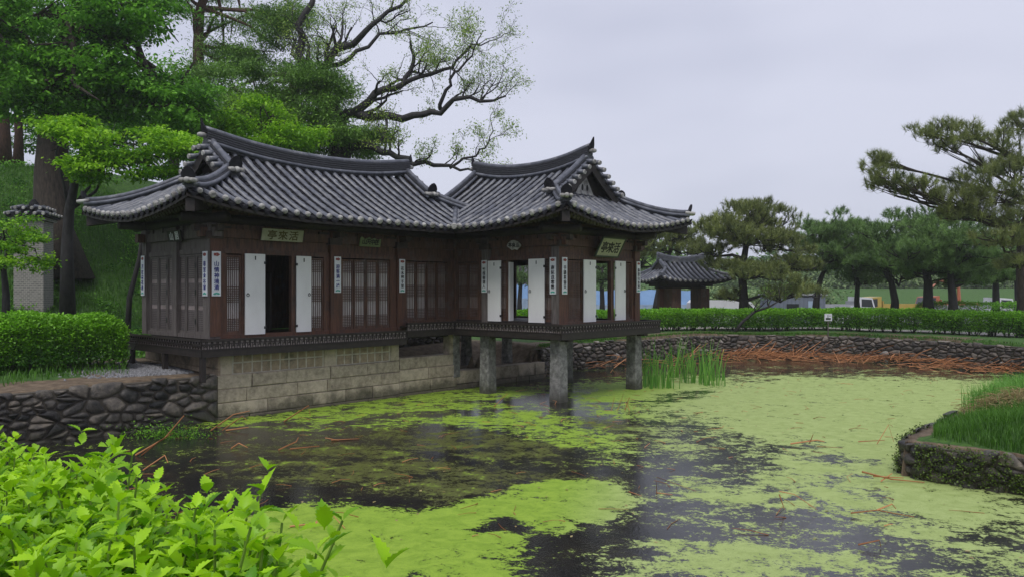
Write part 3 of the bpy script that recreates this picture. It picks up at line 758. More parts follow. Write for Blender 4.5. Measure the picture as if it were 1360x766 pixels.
# valley gutter tiles
va = MB(); pts = [(-1.3 + d, 2.52 + d, 4.56 + .46 * d + .035 * d * d) for d in np.linspace(0, 1.3, 8)]
va.tube(pts, .075, 8); va.build('valley_tiles', M['tile'], PV, True)
vb = MB(); vb.sweep([(p[0], p[1], p[2] - .04) for p in pts], Vector((.707, -.707, 0)), [(-.22, .0), (0, -.05), (.22, 0), (.22, -.03), (0, -.08), (-.22, -.03)]); vb.build('valley_gutter', M['tiledark'], PV)
vc = MB(); vc.tube([(pts[0][0] - .03, pts[0][1] - .03, pts[0][2]), (pts[0][0] - .07, pts[0][1] - .07, pts[0][2] - .01)], [.09, .07], 9); vc.build('valley_end_cap', M['lime'], PV)

# frame: columns
def column(a, b, z0, m=M['wood'], w=.12):
    mb = MB(); mb.box(a - w, a + w, b - w, b + w, z0, 4.32); return mb.build('column', m, PV)
for a, m in ((-7.39, M['woodgrey']), (-4.25, M['woodred']), (-2.13, M['woodred'])): column(a, 3.83, 1.80, m, .135)
for a, b, m in ((-7.39, 5.4, M['woodgrey']), (-7.39, 7.04, M['woodgrey']), (-4.25, 7.04, M['wood']), (-2.13, 7.04, M['wood']), (0, 7.04, M['wood'])): column(a, b, 1.80, m)
for a, b, m in ((0, 3.83, M['wood']), (0, 2.52, M['woodgrey']), (0, 0, M['woodred']), (3.52, 0, M['woodred']), (3.52, 2.52, M['wood']), (3.52, 5.0, M['wood']), (0, 5.0, M['wood'])):
    column(a, b, 1.98, m, .125)
# corner wrap: the weathered side of the pond corner column
cw = MB(); cw.box(-.145, -.128, -.12, .12, 2.0, 4.0); cw.build('column_facing', M['woodgrey'], PV)
cw = MB(); cw.box(-7.26, -7.39 - .1, 3.83 - .152, 3.83 - .137, 1.85, 4.0); cw.build('column_facing', M['woodred'], PV)
# beams (lintel bands) and wall plates
def band(Pl, q0, q1, m=M['wood'], zs=ZT, name='lintel_beam'):
    mb = MB()
    mb.box(q0, q1, -.05, .055, zs + .03, zs + .14, Pl)
    mb.box(q0, q1, -.06, .01, zs + .14, 4.02, Pl)
    mb.box(q0 - .3, q1 + .3, -.09, .09, 4.02, 4.22, Pl)
    mb.box(q0, q1, -.04, .02, 4.22, 4.62, Pl)
    k = int((q1 - q0) / .55)
    for i in range(k + 1):
        q = q0 + (q1 - q0) * (i + .5) / (k + 1); mb.box(q - .07, q + .07, -.06, .06, 4.22, 4.34, Pl)
    o = mb.build(name, m, PV)
    pb = MB(); pb.tube([Pl(q0 - .7, .02, 4.43), Pl(q1 + .7, .02, 4.43)], .11, 10); pb.build('purlin', M['wooddark'], PV, True)
band(PL_front, -7.39, 0); band(PL_rleft, 0, 5.0); band(PL_rfront, 0, 3.52); band(PL_lend, 3.83, 7.04, M['woodgrey']); band(PL_back, -7.39, 0); band(PL_rback, 0, 5.0); band(PL_rfar, 0, 3.52)
# bracket blocks on the column heads
for a, b in ((-7.39, 3.83), (-4.25, 3.83), (-2.13, 3.83), (0, 2.52), (0, 0), (3.52, 0)):
    mb = MB(); mb.box(a - .18, a + .18, b - .18, b + .18, 3.98, 4.14); mb.box(a - .42, a + .42, b - .07, b + .07, 4.14, 4.28); mb.box(a - .07, a + .07, b - .42, b + .42, 4.14, 4.281); mb.build('bracket', M['rafter'], PV)

def lattice(Pl, q0, q1, z0, z1, paper, frame=M['wood'], n0=.0, plain=False):
    "one lattice leaf: rails and stiles, paper behind, bars in five zones"
    w, h = q1 - q0, z1 - z0; f = .045
    mb = MB()
    mb.box(q0, q0 + f, n0, n0 + .045, z0, z1, Pl); mb.box(q1 - f, q1, n0, n0 + .045, z0, z1, Pl)
    mb.box(q0 + f, q1 - f, n0, n0 + .043, z0, z0 + f * 1.3, Pl); mb.box(q0 + f, q1 - f, n0, n0 + .043, z1 - f, z1, Pl)
    o = mb.build('lattice_window', frame, PV)
    pb = MB(); pb.box(q0 + f, q1 - f, n0 + .004, n0 + .010, z0 + f, z1 - f, Pl); pb.build('paper', paper, o)
    lb = MB(); a0, a1 = q0 + f, q1 - f; c0, c1 = z0 + f * 1.3, z1 - f; hh = c1 - c0
    nv = max(3, round((a1 - a0) / .052))
    if not plain:
        for i in range(1, nv):
            q = a0 + (a1 - a0) * i / nv; lb.box(q - .0065, q + .0065, n0 + .012, n0 + .028, c0, c1, Pl)
    for (e0, e1) in ((0, .17), (.40, .60), (.83, 1.0)) if not plain else ((0, .28), (.36, .64), (.72, 1)):
        nh = max(2, round((e1 - e0) * hh / (.042)))
        for i in range(nh + 1):
            z = c0 + hh * (e0 + (e1 - e0) * i / nh); z = min(max(z, c0 + .009), c1 - .009)
            lb.box(a0, a1, n0 + .0135, n0 + .0295, z - .008, z + .008, Pl)
    lb.build('lattice', frame, o)
    return o
def leaf_door(Pl, q0, q1, z0, z1, n0=.10, ring_side=0, skew=0):
    mb = MB(); mb.box(q0, q1, n0, n0 + .03, z0, z1, (lambda q, n, z: Pl(q, n + skew * (q - q0), z)))
    o = mb.build('door_leaf', M['doorwhite'], PV)
    q = q0 + .06 if ring_side == 0 else q1 - .06
    zc = z0 + (z1 - z0) * .49; Pk = lambda q, n, z: Pl(q, n + skew * (q - q0), z)
    rg = MB(); rg.tube([Pk(q + .032 * math.cos(x), n0 + .04, zc + .032 * math.sin(x)) for x in np.linspace(0, 6.283, 11)], .007, 5, False)
    rg.box(q - .01, q + .01, n0 + .03, n0 + .045, zc + .02, zc + .045, Pk); rg.build('ring_handle', M['iron'], o)
    hk = MB(); qm = (q0 + q1) / 2; hk.box(qm - .012, qm + .012, n0 + .031, n0 + .038, z1 - .14, z1 - .05, Pk); hk.build('latch', M['iron'], o)
    hg = MB(); qh = q1 if ring_side == 0 else q0
    for z in (z0 + .15, z1 - .2): hg.box(qh - .03, qh + .03, n0 + .03, n0 + .036, z - .03, z + .03, Pk)
    hg.build('hinge', M['iron'], o)
    return o
def frame_piece(Pl, q0, q1, z0, z1, m=M['wood'], n0=-.05, n1=.07):
    mb = MB(); mb.box(q0, q1, n0, n1, z0, z1, Pl); return mb.build('door_frame', m, PV)
def sill(Pl, q0, q1, z0, z1, m=M['wood'], n1=.09):
    mb = MB(); mb.box(q0, q1, -.06, n1, z0, z1, Pl); return mb.build('sill', m, PV)

# left wing, long front
def aof(x, b=3.83):
    k = (x - 680) / F; cx_, cy_ = CX - b * UY, CY + b * UX
    return (cx_ - k * cy_) / (k * UY - UX)
def bof(x, a=0.):
    k = (x - 680) / F; cx_, cy_ = CX + a * UX, CY + a * UY
    return (cx_ - k * cy_) / (k * UX + UY)
sill(PL_front, -7.25, -2.0, 1.79, ZS_L, M['woodred'], .10); sill(PL_front, -2.0, -.12, 1.97, ZS_R)
# bay one: lattice, open door, lattice
L1 = [aof(x) for x in (298, 319, 346, 390, 411, 428)]
frame_piece(PL_front, aof(290), L1[0], ZS_L, ZT + .03, M['woodred']); frame_piece(PL_front, L1[1], L1[1] + .07, ZS_L, ZT + .03, M['woodred'])
lattice(PL_front, L1[0], L1[1], ZS_L, ZT, M['paper'], M['wood'])
lattice(PL_front, L1[4], L1[5], ZS_L, ZT, M['paper'], M['wood'])
frame_piece(PL_front, L1[3] - .1, L1[3], ZS_L, ZT + .03, M['wood']); frame_piece(PL_front, L1[5], -4.38, ZS_L, ZT + .03, M['woodred'])
leaf_door(PL_front, aof(322), aof(348), 1.86, 3.68, .10, 0, .02); leaf_door(PL_front, aof(390), aof(409.5), 1.87, 3.67, .10, 1, 0)
inn = MB(); inn.box(-6.0, -5.95, -1.5, -1.3, 1.85, 3.1, PL_front); inn.box(-5.2, -5.16, -1.5, -1.3, 1.85, 3.3, PL_front); inn.build('inner_screen', M['woodgrey'], PV)
# bay two: four lattice leaves
q = [aof(451.5), aof(516)]; w4 = (q[1] - q[0]) / 4
frame_piece(PL_front, -4.11, q[0], ZS_L, ZT + .03, M['woodred']); frame_piece(PL_front, q[1], -2.27, ZS_L, ZT + .03, M['woodred'])
for i in range(4): lattice(PL_front, q[0] + w4 * i + .012, q[0] + w4 * (i + 1) - .012, ZS_L, ZT, M['paper'], M['wood'])
# bay three: four dimmer leaves
q = [aof(537), aof(592)]; w4 = (q[1] - q[0]) / 4
frame_piece(PL_front, -1.99, q[0], ZS_R, ZT + .03); frame_piece(PL_front, q[1], -.12, ZS_R, ZT + .03)
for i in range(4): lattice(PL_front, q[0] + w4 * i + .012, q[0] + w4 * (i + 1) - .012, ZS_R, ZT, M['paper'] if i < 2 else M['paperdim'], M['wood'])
# left end: six weathered leaves
sill(PL_lend, 3.97, 6.9, 1.79, ZS_L, M['woodgrey'])
ql = 4.0; wl = (6.9 - 4.0) / 6
for i in range(6): lattice(PL_lend, ql + wl * i + .01, ql + wl * (i + 1) - .01, ZS_L, ZT + .02, M['paperdim'], M['woodgrey'], plain=True)
ir = MB()
for i in (1, 3, 4):
    for z in (2.1, 2.75, 3.35): ir.box(ql + wl * i - .02, ql + wl * i + .02, .05, .06, z, z + .12, PL_lend)
ir.build('strap_hinge', M['iron'], PV)
# right wing, face towards the left wing
sill(PL_rleft, .12, 3.7, 1.97, ZS_R, M['wooddark'])
q1_, q2_ = bof(637), bof(609); wm = (q1_ + q2_) / 2
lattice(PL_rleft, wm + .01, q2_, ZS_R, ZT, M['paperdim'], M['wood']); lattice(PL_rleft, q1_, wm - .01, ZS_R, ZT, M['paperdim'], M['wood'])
frame_piece(PL_rleft, q2_, 3.72, ZS_R, ZT + .03); frame_piece(PL_rleft, 2.64, q1_, ZS_R, ZT + .03)
b1, b2, b3, b4 = bof(727), bof(706), bof(677), bof(669)
leaf_door(PL_rleft, b1, b2, 2.02, 3.68, .10, 1); leaf_door(PL_rleft, b4, bof(652), 2.02, 3.67, .10, 1)
frame_piece(PL_rleft, b2 + .0, b2 + .07, ZS_R, ZT + .03); frame_piece(PL_rleft, b3, b3 + .06, ZS_R, ZT + .03)
lattice(PL_rleft, .16, b2 - .01, ZS_R, ZT, M['paperdim'], M['wood'], -.01); lattice(PL_rleft, b3 + .07, 2.38, ZS_R, ZT, M['paperdim'], M['wood'], -.01)
mb = MB(); mb.box(-.10, .07, .0, .03, 2.04, 3.62, lambda q, n, z: (.0 - q, b3 - .02 - n, z)); mb.build('door_edge_board', M['doorwhite'], PV)
# right wing, face with the plaque
sill(PL_rfront, .12, 3.4, 1.97, ZS_R, M['wood'])
a1_, a2_, a3_, a4_ = aof(770.5, 0), aof(786.5, 0), aof(812.5, 0), aof(826, 0)
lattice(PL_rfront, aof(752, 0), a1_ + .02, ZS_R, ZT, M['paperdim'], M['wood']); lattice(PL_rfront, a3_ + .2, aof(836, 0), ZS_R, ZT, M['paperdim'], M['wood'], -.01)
leaf_door(PL_rfront, a1_, a2_, 2.02, 3.67, .10, 0); leaf_door(PL_rfront, a3_, a4_, 2.03, 3.68, .10, 1)
frame_piece(PL_rfront, a1_ + .02, a1_ + .1, ZS_R, ZT + .03); frame_piece(PL_rfront, a3_ - .14, a3_, ZS_R, ZT + .03); frame_piece(PL_rfront, aof(836, 0), 3.4, ZS_R, ZT + .03, M['woodred']); frame_piece(PL_rfront, .12, aof(752, 0), ZS_R, ZT + .03, M['woodred'])
# rear walls (openings look out on the garden)
def panel(Pl, q0, q1, z0=1.97, z1=ZT + .03, m=M['wood'], name='wall_panel'):
    mb = MB(); n = max(1, int((q1 - q0) / .3))
    for i in range(n): mb.box(q0 + (q1 - q0) * i / n + .004, q0 + (q1 - q0) * (i + 1) / n - .004, -.03, .03, z0, z1, Pl)
    mb.box(q0, q1, -.02, .02, z0, z1, Pl)
    return mb.build(name, m, PV)
panel(PL_rback, .1, .62); panel(PL_rback, 1.85, 3.2); panel(PL_rback, 4.6, 5.0)
lattice(PL_rback, 3.2, 3.55, ZS_R, ZT, M['paperdim'], M['wood'])
panel(PL_rfar, 0, 3.52); panel(PL_back, -7.39, 0, 1.8)
mb = MB(); mb.box(1.8, 1.86, -.9, -.05, 2.02, 3.66, PL_rback); mb.build('door_leaf', M['wood'], PV)
panel(lambda q, n, z: (n + .02, q, z), 5.0, 7.0)
# floors and ceiling
mb = MB(); mb.box(-7.35, -.03, 3.86, 7.0, 1.55, 1.79); mb.box(.02, 3.5, .02, 4.98, 1.75, 1.97); mb.box(-2.0, .02, 3.86, 5.0, 1.79, 1.968); mb.build('floor_boards', M['wooddark'], PV)
mb = MB(); mb.box(-7.35, -.03, 3.86, 7.0, 4.02, 4.08); mb.box(0.0, 3.5, .02, 4.98, 4.021, 4.081); mb.build('ceiling_boards', M['wooddark'], PV)
mb = MB(); mb.box(-3.2, -3.15, 3.9, 7.0, 1.79, 4.02); mb.box(-.06, -.03, 3.9, 7.0, 1.97, 4.02); mb.build('inner_wall', M['woodgrey'], PV)

# balcony deck with fretwork rail
def deck(Pl, q0, q1, zb, zt, n1, n_in=0.0, miter0=0, miter1=0):
    base = MB()
    base.box(q0 + miter0, q1 - miter1, n_in, n1 - .03, zt - .13, zt - .09, Pl)
    base.box(q0, q1, n1 - .03, n1, zb, zb + .15, Pl)
    o = base.build('balcony', M['wooddark'], PV)
    rl = MB(); rl.box(q0, q1, n1 - .05, n1 + .02, zt - .05, zt, Pl); rl.box(q0, q1, n1 - .04, n1 + .012, zb + .153, zb + .175, Pl); rl.build('rail', M['wooddark'], o)
    fr = MB(); z0, z1 = zb + .175, zt - .05; h = z1 - z0; st = .125; n = int((q1 - q0) / st); st = (q1 - q0) / n; t_ = .011
    for i in range(n):
        q = q0 + st * i
        fr.box(q, q + .014, n1 - .02, n1, z0, z1, Pl)
        fr.box(q + .02, q + st * .62, n1 - .018, n1 - .002, z0 + h * .62, z0 + h * .62 + t_ * 1.4, Pl)
        fr.box(q + st * .42, q + st * .42 + .012, n1 - .019, n1 - .001, z0, z0 + h * .62, Pl)
        fr.box(q + st * .42, q + st, n1 - .018, n1 - .002, z0 + h * .28, z0 + h * .28 + t_ * 1.4, Pl)
        fr.box(q + st * .74, q + st * .74 + .014, n1 - .019, n1 - .001, z0 + h * .3, z1, Pl)
    fr.build('fretwork', M['wooddark'], o)
    bk = MB(); bk.box(q0 + .02, q1 - .02, n1 - .026, n1 - .022, z0, z1, Pl); bk.build('fretwork_backing', M['fretback'], o)  # added pale strip that paints the lit gaps behind the bars
    return o
deck(PL_front, -7.84, -2.2, 1.43, 1.81, .45)
deck(PL_lend, 3.38, 7.5, 1.43, 1.81, .45, miter0=.0)
deck(PL_front, -2.19, -.45, 1.62, 2.0, .45)
deck(PL_rleft, -.45, 3.38, 1.62, 2.0, .45)
deck(PL_rfront, -.45, 4.23, 1.62, 2.0, .451)
deck(PL_rback, -.45, 5.4, 1.62, 2.0, .71)
mb = MB()
for a in np.arange(-7.2, -2.3, .8): mb.box(a - .05, a + .05, 3.42, 3.8, 1.431, 1.5)
for b in np.arange(.2, 5.0, .9): mb.box(-.42, 3.9, b - .06, b + .06, 1.60, 1.75)
mb.box(-.1, 3.6, -.1, .1, 1.56, 1.75); mb.box(-.1, .1, -.4, 5, 1.561, 1.75); mb.box(3.42, 3.62, -.4, 5, 1.561, 1.75)
mb.build('joists', M['wooddark'], PV)
# post holding the balcony corner over the bank
for b in (3.4, 5.2, 7.0): mb = MB(); mb.box(-7.83, -7.73, b, b + .1, .9, 1.43); mb.build('balcony_post', M['wooddark'], PV)

M['pillarstone'] = stone_mat('pillar_granite_wet', [(.06, .058, .054), (.13, .128, .122), (.24, .235, .225), (.34, .33, .32), (.44, .43, .41)], .8)
def tones(o, lo, hi, per=9):
    n = len(o.data.polygons); t = np.repeat(rng.uniform(lo, hi, n // per + 1), per)[:n]
    a_ = o.data.attributes.new('tone', 'FLOAT', 'FACE'); a_.data.foreach_set('value', t.astype(np.float32)); return o
# stone pillars
def pillar(a, b, z0, z1, w=.135, tw=0):
    mb = MB(); n = 5
    for i in range(n + 1):
        z = z0 + (z1 - z0) * i / n; ww = w * (1.10 - .12 * i / n) + random.uniform(-.004, .004)
        c = .022
        mb.v += [(a - ww + c, b - ww, z), (a + ww - c, b - ww, z), (a + ww, b - ww + c, z), (a + ww, b + ww - c, z), (a + ww - c, b + ww, z), (a - ww + c, b + ww, z), (a - ww, b + ww - c, z), (a - ww, b - ww + c, z)]
    for i in range(n):
        for k in range(8): mb.f.append((i * 8 + k, i * 8 + (k + 1) % 8, (i + 1) * 8 + (k + 1) % 8, (i + 1) * 8 + k))
    mb.f.append(tuple(range(n * 8, n * 8 + 8)))
    o = mb.build('stone_pillar', M['pillarstone'], PV); return tones(o, .30, .42, 100)
for a, b in ((0, 0), (3.52, 0), (0, 2.52), (3.52, 2.52)): pillar(a, b, -.4, 1.62, .165)
for a, b in ((0, 3.9), (3.4, 4.9), (2.0, 5.4)): pillar(a, b, .35, 1.6, .13)

# cut stone footing: full courses, quoins, mortared grid panels
ft = MB(); fo = MB(); mo = MB()
PF = lambda q, n, z: (q, 3.83 + n, z)
def courses(mb, q0, q1, z0, z1, rows, lmin, lmax, y0=.0, seed=0):
    r = random.Random(seed); h = (z1 - z0) / rows
    for i in range(rows):
        q = q0
        while q < q1 - .01:
            w = r.uniform(lmin, lmax)
            if q1 - q - w < lmin * .6: w = q1 - q
            mb.block(q + .006, q + w - .006, y0 + r.uniform(-.012, .012), y0 + .35, z0 + h * i + .006, z0 + h * (i + 1) - .006, .014, PF, .006)
            q += w
courses(ft, -7.3, -2.13, -.25, .98, 4, .7, 1.35, -.06, 1)
courses(ft, -2.13, 0, -.25, 1.04, 4, .8, 1.2, -.06, 2)
courses(ft, 0.0, 4.0, -.25, .53, 2, .45, 1.1, -.06, 3)
for q0, q1 in ((-7.2, -6.93), (-4.5, -4.16), (-2.42, -2.13)): ft.block(q0, q1, -.04, .3, .98, 1.45, .014, PF, .004)
ft.block(-.25, -.13 + .12, -.03, .25, 1.04, 1.6, .012, PF, .004)
mo.box(-6.93, -4.5, -.012, .25, .98, 1.44, PF); mo.box(-4.16, -2.42, -.012, .25, .98, 1.44, PF); mo.box(-7.28, -.02, .02, .3, -.3, .99, PF)
for q0, q1, n in ((-6.9, -4.53, 10), (-4.13, -2.45, 7)):
    w = (q1 - q0) / n
    for r_ in range(2):
        for i in range(n): fo.block(q0 + w * i + .018, q0 + w * (i + 1) - .018, -.022, .1, 1.0 + r_ * .25, 1.22 + r_ * .25 - (.04 if r_ else 0), .01, PF, .004)
M['blockstone'] = stone_mat('cut_granite', [(.10, .082, .062), (.20, .168, .128), (.34, .285, .215), (.47, .395, .30), (.58, .49, .38)], .8)
def tones(o, lo, hi, per=9):
    n = len(o.data.polygons); t = np.repeat(rng.uniform(lo, hi, n // per + 1), per)[:n]
    a_ = o.data.attributes.new('tone', 'FLOAT', 'FACE'); a_.data.foreach_set('value', t.astype(np.float32)); return o
fd = tones(ft.build('stone_footing', M['blockstone'], PV), .52, .92)
fo.build('grid_stones', M['graniteochre'], fd); mo.build('mortar', M['mortar'], fd)
# end return of the footing, side of the house
e_ = MB(); PE = lambda q, n, z: (-7.25 + n, q, z)
for i in range(4):
    q = 3.8
    while q < 7.0:
        w = random.uniform(.5, .9); e_.block(q, q + w - .01, 0, .3, .2 + .31 * i, .5 + .31 * i, .014, PE, .005); q += w
e_.build('side_footing', M['graniteochre'], PV)

# plaques and couplet boards
M['plq1'] = mat('plaque_cream', (.42, .42, .30), (.30, .31, .20), rough=.7, scale=5, bump=.1)
M['plqgreen'] = mat('plaque_green', (.20, .25, .12), (.13, .17, .07), rough=.7, scale=5, bump=.1)
M['goldink'] = mat('dark_gold_ink', (.10, .085, .02), (.07, .06, .012), bump=0)
M['framegreen'] = mat('frame_dull_green', (.07, .09, .06), (.04, .055, .04), bump=.1)
M['boardwhite'] = mat('board_white', (.74, .76, .78), (.60, .62, .64), rough=.6, scale=8, bump=.05)
M['inkblue'] = mat('ink_blue', (.03, .035, .22), (.02, .02, .14), bump=0)
M['teal'] = mat('teal_paint', (.10, .42, .33), (.07, .30, .24), bump=0)
M['redpaint'] = mat('red_paint', (.30, .07, .05), (.20, .04, .04), bump=0)
def couplet(Pl, qc, w, z0, z1, txt, label, ink='inkblue', n0=.14):
    mb = MB(); mb.box(qc - w / 2, qc + w / 2, n0, n0 + .02, z0, z1, Pl); o = mb.build('couplet_board', M['boardwhite'], PV, label=label)
    t = MB(); n = len(txt); hh = (z1 - z0)
    for i, ch in enumerate(txt): put_text(t, ch, hh * .125, Pl, qc, n0 + .0225, z1 - hh * (.21 + .66 * (i + .5) / n), bold=.002, flip=FL[Pl])
    t.build('lettering', M[ink], o)
    def flower(zc, m, nm, lotus=False):
        f = MB()
        for k in range(5):
            x = math.pi * (k + .5) / 5 if lotus else 2 * math.pi * k / 5
            cx, cz = qc + w * .22 * math.cos(x), zc + hh * .022 * math.sin(x) - (hh * .012 if lotus else 0)
            f.poly_prism([(cx + w * .17 * math.cos(y), cz + hh * .02 * math.sin(y)) for y in np.linspace(0, 6.28, 9, endpoint=False)], Pl, n0 + .0205, n0 + .0225 + .0006 * k)
        f.build(nm, m, o)
    flower(z1 - hh * .07, M['redpaint'], 'painted_flower'); flower(z0 + hh * .055, M['teal'], 'painted_lotus', True)
    return o
LH = .94
couplet(PL_front, -7.37 + .0, .20, 2.73, 3.70, '山情神境清', 'white couplet board with blue characters on the front of the left corner column', n0=.165)
couplet(PL_lend, 3.83, .20, 2.73, 3.70, '春室金谷留', 'white couplet board on the grey side of the left corner column')
couplet(PL_lend, 7.04, .18, 2.73, 3.70, '月在荷花香', 'white couplet board on the rear column of the left end wall')
couplet(PL_front, -4.25 + .05, .19, 2.80, 3.69, '迎客滴一逢', 'white couplet board with blue characters left of the four lattice leaves', n0=.15)
couplet(PL_front, -2.13, .19, 2.80, 3.69, '花水夢千里', 'white couplet board with black characters right of the four lattice leaves', 'black', n0=.15)
couplet(PL_rleft, 2.52, .19, 2.80, 3.69, '竹徑春清人', 'white couplet board with black characters beside the inner corner', 'black')
couplet(PL_rleft, .06, .20, 2.76, 3.70, '南氣送寒露', 'wider white couplet board with blue black characters left of the pond corner', 'black', n0=.15)
couplet(PL_rfront, .06, .20, 2.76, 3.70, '手談茶香天', 'narrow white couplet board with grey characters right of the pond corner', 'black')
couplet(PL_rfront, 3.52, .18, 2.80, 3.69, '鳥窓山水遠', 'white couplet board on the far right column', 'black')

def plaque(Pl, qc, zc, w, h, txt, size, m, ink, label, tilt=.35, n0=.16, frame=None, shape=None, sx=1.0, bold=.004, shear=0, spacing=1):
    Pt = lambda q, n, z: Pl(q, n + n0 + (z - zc) * tilt, z)
    mb = MB()
    if shape: mb.poly_prism([(qc + x * w / 2, zc + z * h / 2) for x, z in shape], Pt, 0, .025)
    else: mb.box(qc - w / 2, qc + w / 2, 0, .025, zc - h / 2, zc + h / 2, Pt)
    o = mb.build('plaque', M[m], PV, label=label)
    t = MB(); n = len(txt); f = FL[Pl]
    for i, ch in enumerate(txt):
        put_text(t, ch, size, Pt, qc + f * w * .78 * spacing * ((i + .5) / n - .5), .0275, zc, bold=bold, flip=f, sx=sx, shear=shear)
    t.build('lettering', M[ink], o)
    if frame:
        fb = MB(); k = .035
        fb.box(qc - w / 2 - k, qc + w / 2 + k, -.01, .045, zc + h / 2, zc + h / 2 + k, Pt); fb.box(qc - w / 2 - k, qc + w / 2 + k, -.01, .045, zc - h / 2 - k, zc - h / 2, Pt)
        fb.box(qc - w / 2 - k, qc - w / 2, -.01, .044, zc - h / 2, zc + h / 2, Pt); fb.box(qc + w / 2, qc + w / 2 + k, -.01, .044, zc - h / 2, zc + h / 2, Pt)
        fb.build('plaque_frame', M[frame], o)
    return o
plaque(PL_front, (aof(341) + aof(393)) / 2 + .03, 4.13, 1.08, .27, '亭來活', .22, 'plq1', 'goldink', 'cream plaque with three dark gold characters over the left doorway', .25, .20, sx=1.15)
zz = [(-1, -1), (1, -1), (1, .75), (.75, .45), (.35, .85), (.0, .5), (-.1, 1), (-.55, .5), (-.9, 1), (-1, .7)]
plaque(PL_front, (aof(470) + aof(501)) / 2, 4.10, .66, .24, '山天中在', .15, 'plqgreen', 'black', 'small green plaque with jagged top over the four lattice leaves', .25, .18, shape=zz)
fan = [(math.cos(R(x)) * 1.0, -1.6 + 2.6 * math.sin(R(x))) for x in np.linspace(35, 145, 9)]
fan = [(x / .82, z) for x, z in fan] + [(-.35, -.95), (0, -.75), (.35, -.95)]
plaque(PL_rleft, bof(689), 4.06, .52, .27, '亭泉活', .13, 'lime', 'black', 'small white fan shaped plaque with black characters above the open doors', .2, .18, shape=fan, bold=.003)
plaque(PL_rfront, (aof(785, -.2) + aof(825, -.2)) / 2 + .02, 4.02, 1.02, .45, '亭來活', .30, 'plq1', 'black', 'large framed plaque with three bold black characters facing the pond', .55, .30, 'framegreen', bold=.006, spacing=1.08, shear=-.1)
plaque(PL_lend, 5.3, 4.1, .7, .25, '山居', .2, 'wooddark', 'boardwhite', 'dark plaque with white characters on the left end wall', .2, .14)

# ------------------------------------------------------------------ small tiled roofs elsewhere: gate and chimney
def mini_roof(parent, L, W, g, ze, rise, step, rt=.07, A=.16):
    hw = W / 2
    def H(s, t, d):
        ds = min(s + L / 2, L / 2 - s); dt = min(t + hw, hw - t)
        return ze + rise * (d / hw) ** 1.25 + A * max(0, 1 - ds / 1.6) ** 2 * max(0, 1 - dt / 1.6) ** 2 + .12 * (abs(s) / (L / 2)) ** 2 * (d / hw)
    pan, tb, cp, rg = MB(), MB(), MB(), MB()
    def strip(f, dmax):
        n = 5; pts = [(*f(dmax * i / n), H(*f(dmax * i / n), dmax * i / n)) for i in range(n + 1)]
        return pts
    def rows(fgen, vals, dm):
        pr = None
        for v in vals:
            pts = strip(lambda d: fgen(v, d), dm(v))
            if dm(v) > .1:
                tb.tube([(p[0], p[1], p[2] + .03) for p in pts], rt, 7)
                e = (Vector(pts[0]) - Vector(pts[1])).normalized(); c = Vector(pts[0]) + Vector((0, 0, .03)); cp.tube([c, c + e * .04], [rt * 1.1, rt * .85], 8)
            if pr:
                b = len(pan.v); pan.v += pr + pts; n = len(pts)
                for i in range(n - 1): pan.f.append((b + i, b + i + 1, b + n + i + 1, b + n + i))
                pan.add([(q[0], q[1], q[2] - .1) for q in pr[:2] + pts[:2]] , [(0, 1, 3, 2)])
                pan.add([pr[0], pts[0], (pts[0][0], pts[0][1], pts[0][2] - .1), (pr[0][0], pr[0][1], pr[0][2] - .1)], [(0, 1, 2, 3)])
            pr = pts
    n = round(L / step); V1 = [-L / 2 + L * i / n for i in range(n + 1)]
    for sg in (1, -1):
        rows(lambda v, d: (v, sg * (hw - d)), V1, lambda v: hw if abs(v) < L / 2 - g else max(.02, L / 2 - abs(v)))
    n = round(W / step); V2 = [-hw + W * i / n for i in range(n + 1)]
    for sg in (1, -1):
        rows(lambda v, d: (sg * (L / 2 - d), v), V2, lambda v: max(.02, min(g, hw - abs(v))))
    ro = pan.build('roof', M['tiledark'], parent); tb.build('cover_tiles', M['tile'], ro, True); cp.build('tile_end_caps', M['lime'], ro)
    def rd(pts, h, w):
        ls = []
        for i in range(len(pts)):
            d = Vector(pts[min(i + 1, len(pts) - 1)]) - Vector(pts[max(i - 1, 0)]); ls.append(Vector((d.y, -d.x, 0)).normalized())
        rg.sweep(pts, ls, [(-w, 0), (w, 0), (w, h * .45), (w * .8, h * .5), (w, h * .55), (w, h), (-w, h), (-w, h * .55), (-w * .8, h * .5), (-w, h * .45)]); rg.tube([(p[0], p[1], p[2] + h) for p in pts], w * .9, 7)
    e = L / 2 - g
    if e > 0: rd([(s, 0, H(s, 0, hw) + .15 * abs(s / e) ** 2) for s in np.linspace(-e - .1, e + .1, 9)], .26, .09)
    for a in (1, -1):
        for b in (1, -1):
            if e > 0: rd([(a * e, b * (hw - d), H(a * e, b * (hw - d), d) + .04) for d in np.linspace(hw - .1, g, 5)], .14, .08)
            rd([(a * (L / 2 - d), b * (hw - d), H(a * (L / 2 - d), b * (hw - d), d) + .04) for d in np.linspace(min(g, hw - .02), .05, 5)], .11, .07)
    rg.build('ridge_tiles', M['tile'], ro)
    if e > 0:
        gb = MB()
        for a in (1, -1):
            gb.poly_prism([(-hw + g, H(e, hw - g, g)), (hw - g, H(e, hw - g, g)), (0, H(e, 0, hw))], lambda q, n_, z: (a * (e + n_), q, z), -.02, .02)
        gb.build('gable', M['wooddark'], ro)
    return H
gp = px(904, 387, 41)
GT = empty('garden_gate', (gp[0], gp[1], 1.0), R(22), label='small timber gate with its own grey tiled roof behind the far hedge', cat='gate')
mini_roof(GT, 4.6, 3.1, .95, 2.35, 1.0, .30, .075, .25)
